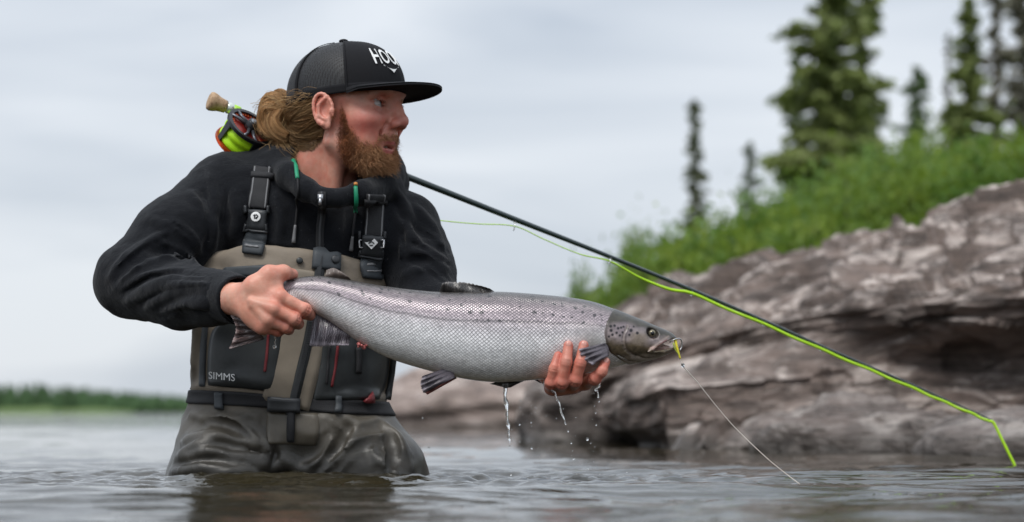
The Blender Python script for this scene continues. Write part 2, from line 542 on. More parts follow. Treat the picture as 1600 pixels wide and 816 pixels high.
# far shore across the river, left of the wader
gx, gy = np.meshgrid(np.arange(-420, 260, 8.0), np.concatenate([np.arange(470, 640, 6.0), np.arange(640, 1100, 40.0)]), indexing='ij')
edge = 535 + 14 * fbm(np.stack([gx * 0.012, gx * 0, gx * 0], -1), 2, 4) + 30 * sstep(-118, -90, gx)
gz = -1.2 + 1.30 * sstep(-12, 10, gy - edge) + 1.5 * sstep(8, 40, gy - edge) * sstep(-100, -125, gx) + .3 * sstep(8, 70, gy - edge) + 0.25 * fbm(np.stack([gx * .05, gy * .05, gx * 0], -1), 2, 9)
idx = np.arange(gx.size).reshape(gx.shape)
m = Mat('far_meadow'); co = m.coord()
m.set(col=m.ramp(m.noise(co, 0.06, 4), [(0.35, (0.08, 0.13, 0.035)), (0.7, (0.13, 0.19, 0.05))]), rough=1.0)
ob('far_shore_terrain', new_mesh('far_shore', np.stack([gx, gy, gz], -1).reshape(-1, 3), np.stack([idx[:-1, :-1], idx[1:, :-1], idx[1:, 1:], idx[:-1, 1:]], -1).reshape(-1, 4)),
   m.m, kind='structure', label='low grassy far shore across the river')

# one mass of far forest
FV, FQ, FC = [], [], []
n0 = 0
for i in range(2600):
    x = rng.uniform(-400, 240); y = rng.uniform(548 if x < -118 else 566, 720)
    u = 800 + x / y * F
    top = np.interp(u, [-200, 0, 60, 150, 250, 300, 620, 1200], [598, 599, 599, 606, 614, 619, 630, 636])
    H = (HC + (VH - top) / F * y - 1.0) * rng.uniform(0.75, 1.06)
    w = rng.uniform(1.4, 2.8); s_ = 6
    ring = []
    for k, (z, r) in enumerate(((0.0, .7), (0.25, 1.0), (0.3, .72), (0.6, .6), (0.64, .38), (1.0, .02))):
        for j in range(s_):
            a = 2 * math.pi * j / s_ + k * .5
            rr = w * r * rng.uniform(.7, 1.25)
            ring.append((x + rr * math.cos(a), y + rr * math.sin(a), 0.2 + (H + .8) * z))
    for k in range(5):
        for j in range(s_):
            FQ.append((n0 + k * s_ + j, n0 + k * s_ + (j + 1) % s_, n0 + (k + 1) * s_ + (j + 1) % s_, n0 + (k + 1) * s_ + j))
    g = rng.uniform(.7, 1.25)
    FC.append(np.tile(np.array([0.050 * g, 0.088 * g, 0.040 * g]), (36, 1)))
    FV += ring; n0 += 36
me = new_mesh('far_forest', np.array(FV), np.array(FQ), smooth=False); set_col(me, np.concatenate(FC))
m = Mat('far_forest_green'); m.set(col=m.attr(), rough=1.0, spec=0.1)
ob('far_forest', me, m.m, kind='stuff', label='dark green far forest along the opposite shore', cat='forest')

# ------------------------------------------------------------------ rocks
def rock_mat(name, dark, mid, light, lichen):
    m = Mat(name); co = m.coord()
    st = m.mapping(co, (1.1, 1.1, 7.0), (0, math.radians(14), 0))
    n1 = m.noise(st, 3.2, 8, 0.62, 0.7)
    n2 = m.noise(co, 9.0, 8, 0.65)
    n3 = m.voro(m.mapping(co, (1, 1, 2.2)), 5.5, out='Color')
    base = m.ramp(n1, [(0.25, dark), (0.5, mid), (0.72, light)])
    base = m.mix(0.35, base, m.ramp(n3, [(0.1, dark), (0.9, light)]))
    base = m.mix(m.ramp(n2, [(0.45, (0.0,)), (0.75, (0.55,))]), base, tuple(c * 0.55 for c in dark))
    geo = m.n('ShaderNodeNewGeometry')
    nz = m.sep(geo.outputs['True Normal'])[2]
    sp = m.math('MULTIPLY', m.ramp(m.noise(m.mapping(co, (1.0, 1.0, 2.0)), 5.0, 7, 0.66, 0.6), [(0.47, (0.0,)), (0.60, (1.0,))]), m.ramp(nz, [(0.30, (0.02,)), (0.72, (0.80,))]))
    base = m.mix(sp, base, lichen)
    crk = m.ramp(m.noise(m.mapping(co, (1.2, 1.2, 15.0), (0, math.radians(14), 0)), 2.4, 7, .62, .8), [(0.40, (0.0,)), (0.44, (.75,)), (0.48, (0.0,))])
    base = m.mix(crk, base, tuple(c * .35 for c in dark))
    # algae and damp stain just over the water line
    pz = m.sep(geo.outputs['Position'])[2]
    wet = m.ramp(m.math('ADD', pz, m.math('MULTIPLY', n2, 0.08)), [(0.03, (1.0,)), (0.13, (0.0,))])
    base = m.mix(m.math('MULTIPLY', wet, 0.8), base, (0.028, 0.024, 0.018))
    m.set(col=base, rough=m.math('SUBTRACT', 0.85, m.math('MULTIPLY', wet, 0.5)))
    h = m.math('ADD', m.math('MULTIPLY', n1, 1.0), m.math('MULTIPLY', m.noise(co, 22, 8, 0.7), 0.5))
    m.bump(h, 0.6, 0.04)
    return m.m
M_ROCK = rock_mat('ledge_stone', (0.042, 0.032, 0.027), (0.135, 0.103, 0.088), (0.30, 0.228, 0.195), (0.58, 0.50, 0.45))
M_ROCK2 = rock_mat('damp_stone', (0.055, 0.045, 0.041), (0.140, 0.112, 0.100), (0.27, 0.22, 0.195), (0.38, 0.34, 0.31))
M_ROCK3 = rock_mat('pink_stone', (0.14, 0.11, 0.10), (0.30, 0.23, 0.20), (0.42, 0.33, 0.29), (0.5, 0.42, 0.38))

def grid_normals(G):
    a = np.gradient(G, axis=0); b = np.gradient(G, axis=1)
    n = np.cross(a, b); return n / (np.linalg.norm(n, axis=2, keepdims=True) + 1e-12)

def strata(G, tilt, thick, seed, amp):
    s = (G[..., 2] - tilt * G[..., 0]) / thick + 0.55 * fbm(G * 1.7, 3, seed)
    i = np.floor(s); f = s - i
    h0 = _hash(i, i * 0, i * 0, seed); h1 = _hash(i + 1, i * 0, i * 0, seed)
    return amp * (h0 + (h1 - h0) * sstep(0.80, 1.0, f))

def rock_loft(name, stations, mat, label, nx=460, nt=330, seed=1, tilt=0.25, samp=0.075, rough=0.020, group=None, tmul=1.0):
    """stations: x, front y, lip y, lip z, ridge y, ridge z, recess"""
    S = np.array(stations, float)
    x = np.linspace(S[0, 0], S[-1, 0], nx)
    A = [np.interp(x, S[:, 0], S[:, i]) for i in range(1, 7)]
    y0, yl, zl, yr, zr, rec = [np.convolve(np.pad(a, 8, 'edge'), np.ones(17) / 17, 'valid') for a in A]
    pts = [(y0 + rec * .4, -0.5 + 0 * x), (y0 + rec * .55, 0 * x), (y0 + rec * .85, zl * 0.22), (y0 + rec, zl * 0.55), (yl + .02, zl * 0.80), (yl, zl * 0.93), (yl + .10, zl),
           (yl * .6 + yr * .4, zl * .55 + zr * .45), (yl * .25 + yr * .75, zl * .15 + zr * .85), (yr, zr), (yr + .7, zr * .9), (yr + 1.8, zr * .4), (yr + 2.6, zr * 0 - .5)]
    Pp = np.stack([np.stack(p, -1) for p in pts], 1)        # nx, k, 2
    k = Pp.shape[1]
    # denser on the face, looser behind
    tt = np.concatenate([np.linspace(0, 9, int(nt * .84), endpoint=False), np.linspace(9, k - 1, nt - int(nt * .84))])
    i = np.minimum(tt.astype(int), k - 2); f = (tt - i)[None, :, None]; f = f * f * (3 - 2 * f) * .4 + f * .6
    YZ = Pp[:, i] * (1 - f) + Pp[:, i + 1] * f
    G = np.concatenate([np.broadcast_to(x[:, None, None], YZ.shape[:2] + (1,)), YZ], -1)
    n = -grid_normals(G)
    if n[nx // 2, 40, 1] > 0: n = -n
    up = np.clip(n[..., 2:3], 0, 1)
    d = 0.05 * fbm(G * 1.1, 2, seed)[..., None] - .02
    d = d + strata(G, tilt, 0.085, seed + 3, samp * tmul)[..., None] * (1 - .55 * up) + strata(G, tilt * 1.15, 0.21, seed + 5, samp * 1.5 * tmul)[..., None] * (1 - .7 * up)
    # vertical joints and broken blocks
    for fq, am in ((np.array([1.0, 1.0, 2.6]), .10), (np.array([2.2, 2.2, 5.5]), .085), (np.array([4.6, 4.6, 11.0]), .038), (np.array([10., 10., 20.]), .008)):
        sh = G.copy(); sh[..., 2] = sh[..., 2] - tilt * sh[..., 0]
        w_ = sh * fq + .9 * np.stack([fbm(G * 2.2 * fq[0] / 2.2 + k_ * 7.3, 2, seed + k_) for k_ in range(3)], -1)
        ii = np.floor(w_); d = d + (am * tmul * _hash(ii[..., 0], ii[..., 1], ii[..., 2], seed + 40))[..., None] * (1 - .45 * up)
    d = d + rough * fbm(G * 6, 4, seed + 11, 0.55)[..., None]
    calm = 1 - .72 * (sstep(1.2, 2.2, tt) * sstep(5.2, 4.4, tt))[None, :, None]
    G = G + n * d * calm
    idx = np.arange(nx * nt).reshape(nx, nt)
    Qd = np.stack([idx[:-1, :-1], idx[1:, :-1], idx[1:, 1:], idx[:-1, 1:]], -1).reshape(-1, 4)
    fl = np.cross(G[1, 0] - G[0, 0], G[0, 1] - G[0, 0])
    me = new_mesh(name, G.reshape(-1, 3), Qd, smooth=False)
    me.flip_normals() if n[nx // 2, 40, 1] * fl[1] < 0 else None
    return ob(name, me, mat, label=label, cat='rock', group=group)

def st(u, vb, vl, Yl, vr, Yr, rec):
    """station from the base row (touching the water), the lip row and the ridge row of the photograph"""
    Y0 = HC * F / (vb - VH)
    return ((u - 800) / F * (Y0 * .35 + Yr * .65), Y0, Yl, P(u, vl, Yl)[2], Yr, P(u, vr, Yr)[2], rec)
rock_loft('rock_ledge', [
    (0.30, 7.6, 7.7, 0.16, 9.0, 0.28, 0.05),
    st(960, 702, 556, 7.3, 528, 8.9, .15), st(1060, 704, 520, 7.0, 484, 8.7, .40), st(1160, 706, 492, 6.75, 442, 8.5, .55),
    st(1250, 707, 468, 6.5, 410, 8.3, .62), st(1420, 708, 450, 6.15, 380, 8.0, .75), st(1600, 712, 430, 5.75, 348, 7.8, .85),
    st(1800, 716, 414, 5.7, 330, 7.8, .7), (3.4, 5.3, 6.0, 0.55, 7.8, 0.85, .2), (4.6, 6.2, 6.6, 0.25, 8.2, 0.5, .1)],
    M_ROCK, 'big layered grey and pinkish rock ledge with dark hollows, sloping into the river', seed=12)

def boulder(name, c, r, mat, label, seed, tilt=0.2, n=70, amp=0.12, group=None):
    u_, v_ = np.meshgrid(np.linspace(0, 2 * math.pi, n * 2, endpoint=False), np.linspace(0.03, math.pi - .03, n), indexing='ij')
    D = np.stack([np.sin(v_) * np.cos(u_), np.sin(v_) * np.sin(u_), np.cos(v_)], -1)
    D = np.sign(D) * np.abs(D) ** 0.72
    G = D * np.array(r)
    k = 1.0 / max(r)
    nrm = D / (np.linalg.norm(D, axis=2, keepdims=True))
    d = amp * min(r) * (1.3 * fbm(G * 1.6 * k + seed, 3, seed) + 0.55 * fbm(G * 6 * k + seed, 4, seed + 1))
    W = G + np.array(c)
    d = d + strata(W, tilt, 0.085, seed + 2, amp * min(r) * .6)
    G = G + nrm * d[..., None]
    m_ = n * 2
    idx = np.arange(m_ * n).reshape(m_, n)
    Qd = np.stack([idx, np.roll(idx, -1, 0)], -1)
    Qq = np.stack([idx[:, :-1], idx[:, 1:], np.roll(idx, -1, 0)[:, 1:], np.roll(idx, -1, 0)[:, :-1]], -1).reshape(-1, 4)
    top = idx[:, 0]; bot = idx[:, -1]
    faces = [tuple(q) for q in Qq] + [tuple(top), tuple(bot[::-1])]
    return ob(name, new_mesh(name, G.reshape(-1, 3), faces, smooth=False), mat, label=label, cat='rock', group=group, loc=c)

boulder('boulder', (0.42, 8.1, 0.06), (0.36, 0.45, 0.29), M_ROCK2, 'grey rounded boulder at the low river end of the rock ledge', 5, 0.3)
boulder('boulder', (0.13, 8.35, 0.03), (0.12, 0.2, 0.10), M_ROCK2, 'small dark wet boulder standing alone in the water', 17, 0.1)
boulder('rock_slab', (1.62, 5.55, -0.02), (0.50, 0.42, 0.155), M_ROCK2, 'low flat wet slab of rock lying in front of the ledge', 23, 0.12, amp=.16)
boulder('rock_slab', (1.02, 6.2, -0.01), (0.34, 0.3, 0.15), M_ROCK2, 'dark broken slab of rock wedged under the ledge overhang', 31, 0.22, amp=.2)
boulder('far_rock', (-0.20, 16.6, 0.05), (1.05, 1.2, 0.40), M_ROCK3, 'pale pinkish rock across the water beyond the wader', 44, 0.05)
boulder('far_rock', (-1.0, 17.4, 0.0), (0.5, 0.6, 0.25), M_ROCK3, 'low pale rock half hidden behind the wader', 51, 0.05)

# ------------------------------------------------------------------ bushes and trees
def leaf_mat(name, trans=0.35):
    m = Mat(name); c = m.attr()
    m.set(col=c, rough=0.55, spec=0.3)
    tr = m.n('ShaderNodeBsdfTranslucent'); m.l(m.mix(0.5, c, (0.25, 0.35, 0.04), 'MIX'), tr.inputs['Color'])
    mx = m.n('ShaderNodeMixShader'); mx.inputs[0].default_value = trans
    m.l(m.b.outputs[0], mx.inputs[1]); m.l(tr.outputs[0], mx.inputs[2]); m.l(mx.outputs[0], m.out.inputs['Surface'])
    return m.m
M_LEAF = leaf_mat('shrub_leaf', 0.4)
M_NEEDLE = leaf_mat('spruce_needle', 0.15)
M_BARK = simple('bark', (0.11, 0.085, 0.07), 0.95, var=.4, scale=14, bump=.6)

def leaves_mesh(name, C, size, rg, colr, fold=True, dirs=None):
    """pointed leaf, four vertices each"""
    n = len(C)
    d = rg.normal(size=(n, 3)) if dirs is None else dirs + rg.normal(size=(n, 3)) * .35
    d /= np.linalg.norm(d, axis=1)[:, None]
    s = np.cross(d, rg.normal(size=(n, 3))); s /= np.linalg.norm(s, axis=1)[:, None] + 1e-9
    L = size * rg.uniform(.6, 1.3, (n, 1)); W = L * 0.30
    V = np.stack([C - d * L * .5, C + s * W, C + d * L * .5, C - s * W], 1).reshape(-1, 3)
    me = new_mesh(name, V, np.arange(4 * n).reshape(n, 4), smooth=False)
    set_col(me, np.repeat(colr, 4, axis=0)); return me

def bush_variant(seed):
    rg = np.random.default_rng(seed); tone_ = np.array([[1, 1, 1], [.62, .78, .8], [1.3, 1.2, .9], [.8, .95, 1.15], [1.1, 1.05, .7], [.7, .8, .6]])[seed % 6]
    C, stems = [], MB()
    for k in range(20):
        a = rg.uniform(0, 2 * math.pi); t = rg.uniform(0, 1) ** .7
        tip = np.array([math.cos(a) * t * .62, math.sin(a) * t * .62, (1.05 - .5 * t * t) * rg.uniform(.65, 1.08)])
        base = np.array([math.cos(a), math.sin(a), 0]) * .07
        pth = catmull([base, base * .5 + tip * np.array([.35, .35, .5]), tip], 7)
        stems.tube(pth, np.linspace(.016, .004, 7), 5, False)
        n = 330
        f = rg.uniform(.25, 1.05, n) ** .8
        q = base + (tip - base) * f[:, None] + rg.normal(size=(n, 3)) * (.045 + .055 * f[:, None])
        C.append(q)
    C = np.concatenate(C)
    g = rg.uniform(.8, 1.2, (len(C), 1)); y = rg.uniform(0, 1, (len(C), 1))
    colr = (np.array([0.10, 0.185, 0.030]) * (1 - y) + np.array([0.21, 0.29, 0.055]) * y) * g
    return leaves_mesh('foliage', C, .062, rg, colr * tone_), stems.mesh('stem')
BV = [bush_variant(102 + i) for i in range(6)]
for fo, stm in BV: fo.materials.append(M_LEAF); stm.materials.append(M_BARK)
def bush(x, y, H, w, k, label, group):
    e = ob('shrub', None, label=label, cat='shrub', group=group, loc=(x, y, float(hill(np.array(x), np.array(y))) - 0.03))
    kk = random.randrange(6)
    e.scale = (w, w, H); e.rotation_euler[2] = random.uniform(0, 6.28)
    ob('foliage', BV[kk][0], None, e); ob('stem', BV[kk][1], None, e)
random.seed(4)
sil_u = [880, 900, 950, 1000, 1060, 1130, 1200, 1300, 1400, 1500, 1600, 1700]
sil_v = [480, 466, 444, 420, 400, 372, 338, 306, 270, 240, 232, 220]
cnt = 0
for Y, nrow in ((12.2, 13), (14.2, 14), (17, 15), (21, 16), (26.0, 16)):
    for i in range(nrow):
        u = 915 + (i + random.uniform(-.35, .35)) * (1720 - 915) / (nrow - 1)
        top = np.interp(u, sil_u, sil_v) + random.uniform(-30, 30) + (16 if Y < 13 else 8 if Y < 16 else 0)
        x = (u - 800) / F * Y
        z = HC + (VH - top) / F * Y; h0 = float(hill(np.array(x), np.array(Y)))
        H = (z - h0) / 1.0
        if H < .18: continue
        H = min(H, 2.4)
        bush(x, Y, H, min(max(.45, min(1.15, H * .85)) * random.uniform(.85, 1.2), max(.22, (u - 880) / F * Y / .7)), cnt,
             'leafy willow shrub in the %s row of the thicket, %s' % ({12.2: 'front', 14.2: 'second', 17: 'middle', 21: 'fourth', 26.0: 'back'}[Y],
             'below the isolated slender spruce' if u < 1140 else 'below the broadest spruce' if u < 1400 else 'below the half-dead grey trees'), 'willow shrubs above the rock ledge')
        cnt += 1
bush((992 - 800) / F * 24, 24.0, HC + (VH - 378) / F * 24 - float(hill(np.array((992 - 800) / F * 24), np.array(24.))), .42, 1,
     'slim taller sapling rising from the low end of the thicket', None)

def spruce(name, label, u, Y, vtop, wpx, seed, tint, dens=1.0, bare=0.0, lean=0.0, group='spruce trees on the hill'):
    rg = np.random.default_rng(seed)
    x = (u - 800) / F * Y; zb = float(hill(np.array(x), np.array(Y)))
    H = HC + (VH - vtop) / F * Y - zb; W = px(wpx, Y) * .5
    e = ob(name, None, label=label, cat='tree', group=group, loc=(x, Y, zb - .05))
    tr = MB(); zz = np.linspace(0, 1, 12)
    ptx = np.stack([lean * H * zz**1.5 + .02 * np.sin(zz * 7 + seed), .02 * np.cos(zz * 5), zz * H], 1)
    tr.tube(ptx, np.maximum(.012, .018 * H * (1 - zz) ** .8), 8)
    C, Dr, cl = [], [], []
    nb = int(H * 27 * dens)
    for i in range(nb):
        t = (i + rg.uniform(0, 1)) / nb
        t = .04 + .96 * t
        a = rg.uniform(0, 2 * math.pi)
        prof = (1 - t) ** .45 * (0.75 + .25 * sstep(0, .25, t)) * rg.uniform(.3, 1.25) * (.90 + .28 * math.sin(t * 37 + seed)) + .05
        if bare and rg.uniform() < bare: prof *= .4
        L = W * prof
        o = np.array([np.interp(t, zz, ptx[:, 0]), np.interp(t, zz, ptx[:, 1]), t * H])
        d = np.array([math.cos(a), math.sin(a), -0.35 * (1 - t) + .25 * t * t])
        tip = o + d * L + np.array([0, 0, .06 * L])
        tr.tube([o, (o + tip) / 2 + np.array([0, 0, -.04 * L]), tip], [.012 * L + .006, .01, .003], 4, False)
        n = max(5, int(70 * L / .6 * (1 - bare * .6)))
        f = rg.uniform(.1, 1.05, n)
        q = o + (tip - o) * f[:, None] + rg.normal(size=(n, 3)) * np.array([.07, .07, .045]) * (L + .15)
        C.append(q); Dr.append(np.tile(d + np.array([0, 0, -.5]), (n, 1)))
        cl.append(np.array(tint) * rg.uniform(.55, 1.45, (n, 1)) + np.array([.012, .014, 0]) * (f[:, None] > .75))
    C = np.concatenate(C)
    me = leaves_mesh('crown', C, .15 + .006 * H, rg, np.clip(np.concatenate(cl), .005, 1), dirs=np.concatenate(Dr))
    ob('crown', me, M_NEEDLE, e); tr.build('trunk', M_BARK, e)
    return e
G1, G2, G3, G4 = (0.165, 0.20, 0.065), (0.115, 0.155, 0.075), (0.17, 0.155, 0.13), (0.11, 0.165, 0.075)
spruce('spruce_tree', 'tall dense green spruce, the broadest on the hill', 1300, 40, -110, 195, 1, G1, 1.9)
spruce('spruce_tree', 'dark thin spruce pressed against the left flank of the broadest spruce', 1246, 44, 78, 74, 2, G2, 1.0)
spruce('spruce_tree', 'thin leaning spruce at the right flank of the broadest spruce', 1340, 43, -80, 90, 3, G1, .8, lean=.02)
spruce('spruce_tree', 'slender isolated grey-green spruce at the low open end of the hill', 1086, 60, 154, 54, 4, (0.14, 0.155, 0.10), 1.0)
spruce('spruce_tree', 'small slender spruce between the isolated one and the broadest one', 1172, 70, 220, 46, 5, (0.125, 0.155, 0.10), 1.0)
spruce('spruce_tree', 'pale bluish green young spruce with a pointed top', 1432, 62, 103, 84, 6, G4, 1.1)
spruce('spruce_tree', 'dark green narrow spruce beside the half-dead grey trees', 1512, 45, -6, 100, 7, G1, 1.4)
spruce('dead_tree', 'half-dead grey tree with bare twigs next to the dark narrow spruce', 1556, 48, -60, 84, 8, G3, 1.0, .5)
spruce('dead_tree', 'outermost half-dead grey-brown tree at the end of the row', 1600, 50, -80, 104, 9, G3, 1.2, .4)
spruce('dead_tree', 'short bare grey snag leaning out behind the dark narrow spruce', 1482, 52, 50, 60, 10, G3, .5, .7)

# ------------------------------------------------------------------ the wading angler
person_origin = np.array([P(455, 745, 3.6)[0], 3.6, -0.80])

def front(S, u, v, y0=3.0, y1=3.95):
    """first surface point of a sculpt seen along a photo pixel's ray"""
    ys_ = np.arange(y0, y1, S.h * .5)
    p = np.stack([(u - 800) / F * ys_, ys_, HC - (v - VH) / F * ys_], 1)
    i = np.round((p - S.lo) / S.h).astype(int)
    ok = np.all((i >= 0) & (i < S.n), axis=1)
    d = np.full(len(ys_), 1.0); d[ok] = S.D[i[ok, 0], i[ok, 1], i[ok, 2]]
    w = np.where(d < 0)[0]
    return p[w[0]] if len(w) else None
def ridge(S, pts, r=.008, inset=.003, k=.014, mode='add', n=14):
    pp = catmull(np.array(pts, float), n); q = []
    for u, v in pp:
        f = front(S, u, v)
        if f is not None: q.append(f + np.array([0, inset, 0]))
    if len(q) < 3: return
    q = np.array(q)
    # smooth depth so that a fold runs evenly
    q[1:-1, 1] = (q[:-2, 1] + q[1:-1, 1] + q[2:, 1]) / 3
    t = np.linspace(0, 1, len(q)); rr = r * (.35 + .65 * np.sin(math.pi * np.clip(t * .9 + .05, 0, 1)))
    S.chain(q, rr, k, mode)

def wpart(name, V, Q, m, parent, **k):
    return ob(name, new_mesh(name, V, Q), m, parent, **k)

# ---- head in its own frame: x forward, y to his left, z up, origin between the ears
YAW, PIT = math.radians(27), math.radians(2.5)
hf = np.array([math.cos(YAW), -math.sin(YAW), 0]); hl = np.array([math.sin(YAW), math.cos(YAW), 0]); hu = np.array([0, 0, 1.0])
hf, hu = hf * math.cos(PIT) + hu * math.sin(PIT), hu * math.cos(PIT) - hf * math.sin(PIT)
HR = np.stack([hf, hl, hu], 1)
HO = P(505, 178, 3.50) + 0.076 * hl
def H2W(p): return np.asarray(p) @ HR.T + HO
def W2H(p): return (np.asarray(p) - HO) @ HR

S = Sdf((-.125, -.105, -.185), (.142, .105, .148), .0017)
S.ell((-.008, 0, .048), (.096, .073, .078))
S.ell((.040, 0, .020), (.062, .060, .066), .02)
S.ell((.039, 0, -.030), (.052, .049, .058), .025)
S.ell((.030, 0, -.060), (.042, .040, .030), .02)
S.ell((.054, 0, -.078), (.017, .019, .016), .016)
for s in (-1, 1):
    S.cap((.004, s * .056, -.045), (.052, s * .032, -.078), .016,   .013, .025)
    S.ell((.062, s * .040, -.012), (.028, .021, .018), .02)
    S.ell((.055, s * .028, -.042), (.020, .019, .024), .02)
S.chain([(.078, -.046, .030), (.093, -.022, .038), (.097, 0, .036), (.093, .022, .038), (.078, .046, .030)], [.007, .010, .009, .010, .007], .014)
for s in (-1, 1):
    S.ell((.101, s * .032, .013), (.021, .017, .0135), .010, 'sub')
nb = [(.092, 0, .024), (.1005, 0, .006), (.111, 0, -.012)]
S.chain(nb, [.0088, .0088, .0098], .012)
S.ell((.1120, 0, -.0165), (.0100, .0105, .0098), .006)
for s in (-1, 1):
    S.ell((.1010, s * .0120, -.0205), (.0120, .0072, .0082), .005)
    S.ell((.1055, s * .0066, -.0295), (.0062, .0034, .0045), .003, 'sub')
S.ell((.075, 0, -.040), (.016, .020, .015), .012)
# eyelids: a shell round each eyeball with an almond opening
EYE = [np.array([.0755, s * .0315, .0135]) for s in (-1, 1)]
for e in EYE:
    S.ell(e, .0148, .007)
    S.ell(e + np.array([.014, 0, .0004]), (.012, .0148, .0048), .002, 'sub')
    S.ell(e, .0131, .0, 'sub')
# creases: eyelids, under the eye, nose wing, from the nose to the mouth corner
for s in (-1, 1):
    S.chain([(.096, s * .019, .0035), (.0935, s * .033, -.0010), (.083, s * .046, .0035)], .0008, .005, 'sub')
    S.chain([(.093, s * .021, .0225), (.0915, s * .034, .0245), (.080, s * .048, .0180)], .0011, .004, 'sub')
    S.chain([(.0995, s * .0165, -.012), (.0945, s * .0195, -.0215), (.0985, s * .0150, -.030)], .0012, .0035, 'sub')
    S.chain([(.0905, s * .0215, -.020), (.080, s * .0275, -.034), (.068, s * .0300, -.050)], .0006, .010, 'sub')
# slightly open mouth
S.ell((.080, 0, -.0570), (.020, .0165, .0040), .003, 'sub')
S.chain([(.063, -.0200, -.0550), (.078, -.011, -.0515), (.0865, 0, -.0505), (.078, .011, -.0515), (.063, .0200, -.0550)], [.0024, .0038, .0042, .0038, .0024], .005)
S.chain([(.061, -.0190, -.0575), (.070, -.011, -.0625), (.0760, 0, -.0648), (.070, .011, -.0625), (.061, .0190, -.0575)], [.0028, .0048, .0054, .0048, .0028], .006)
# ears
for s in (-1, 1):
    c = np.array([.006, s * .0755, .005])
    ring = []
    for a in np.linspace(math.radians(-25), math.radians(250), 16):
        # a from the front root over the top and back down to the lobe
        ex, ez = math.cos(a), math.sin(a)
        ring.append(c + np.array([.0172 * ex - .004 * ez, s * (.0065 + .006 * (1 - ex) * .5),   .0262 * ez + (0.002 if ez > 0 else 0)]))
    S.ell(c + np.array([-.002, s * .004, -.001]), (.019, .0065, .028), .004)
    S.chain(ring, [.0028] * 13 + [.0036, .0045, .005], .0025)
    S.ell(c + np.array([.004, s * .0115, -.001]), (.0115, .0062, .0150), .003, 'sub')
    S.chain([c + np.array([.004, s * .0105, .019]), c + np.array([-.008, s * .012, .008]), c + np.array([-.007, s * .012, -.010]), c + np.array([.003, s * .010, -.017])], .0030, .003)
    S.ell(c + np.array([.014, s * .0065, -.004]), (.004, .005, .006), .003)
    S.ell(c + np.array([.003, s * .006, -.026]), (.0085, .0045, .0085), .004)
nb0 = W2H(P(507, 306, 3.615))
S.cap((-.030, 0, -.005), nb0, .056, .062, .02)
S.cap((.012, -.046, -.03), W2H(P(522, 300, 3.545)), .011, .012, .022)      # neck tendon
hV, hQ = S.extract(1)
# colour of the skin by place
def near_(V, c, r): return np.exp(-(((V - np.array(c)) / np.array(r))**2).sum(1))
sym = hV.copy(); sym[:, 1] = -np.abs(sym[:, 1])
base = np.tile(np.array([.66, .335, .25]), (len(hV), 1))
def tint(B, w, c): return B + np.clip(w, 0, 1)[:, None] * (np.array(c) - B)
base *= (1 + .12 * fbm(hV * 90, 3, 6))[:, None]; base[:, 1:] *= (1 - .16 * sstep(-.1, .7, fbm(hV * 38, 3, 26)))[:, None]
base = tint(base, .95 * near_(sym, (.068, -.042, -.020), (.030, .034, .024)), (.60, .165, .135))
base = tint(base, .75 * near_(sym, (.118, -.004, -.020), (.016, .016, .013)), (.53, .16, .135))
base = tint(base, .45 * near_(sym, (.088, -.032, .001), (.02, .02, .008)), (.42, .17, .14))
base = tint(base, .55 * near_(sym, (.0, -.085, .006), (.03, .02, .04)), (.60, .22, .17))
lips = np.maximum(near_(sym, (.081, -.004, -.0505), (.02, .0160, .0036)), near_(sym, (.072, -.004, -.0645), (.02, .0160, .0052)))
base = tint(base, 1.3 * lips, (.42, .105, .10))
base = tint(base, near_(hV, (.070, 0, -.0575), (.014, .017, .0026)), (.12, .02, .02))
neck_w = sstep(-.07, -.13, hV[:, 2])
base = tint(base, neck_w * .55, (.50, .235, .17))
jx = np.array([.018, .030, .040, .050, .060, .074, .11]); jz = np.array([-.012, .012, -.026, -.041, -.050, -.055, -.068])
def beard_mask(V):
    s = V.copy(); s[:, 1] = np.abs(s[:, 1])
    up = np.interp(s[:, 0], jx, jz) + .003 * vnoise(V * 160, 3)
    lo_ = np.interp(s[:, 0], [.0, .02, .05, .09, .11], [-.055, -.085, -.112, -.118, -.12])
    m_ = sstep(-.014, .016, up - s[:, 2] + .004 * vnoise(V * 70, 5)) * sstep(.014, .034, s[:, 0]) * sstep(-.010, .012, s[:, 2] - lo_)
    lipz = near_(s, (.080, 0, -.0575), (.035, .0225, .0115)) > .35
    m_ = np.where(lipz, 0, m_)
    mous = sstep(.055, .08, s[:, 0]) * (np.abs(s[:, 2] + .0415 + .10 * np.clip(s[:, 1] - .012, 0, 1)) < .0058) * (s[:, 1] < .034) * (s[:, 0] > .060)
    return np.maximum(m_, mous * .55)
bm_ = beard_mask(hV)
base = tint(base, bm_ * .66, (.27, .105, .062))
scalp = sstep(.004, .012, hV[:, 2] - np.interp(hV[:, 0], [-.1, -.04, -.012, .0, .03, .055, .1], [-.06, -.065, -.045, .036, .030, .034, .06])) * (np.abs(hV[:, 1]) < .0785)
base = tint(base, scalp * .95, (.15, .088, .042))
hN = vnormals(hV, hQ)

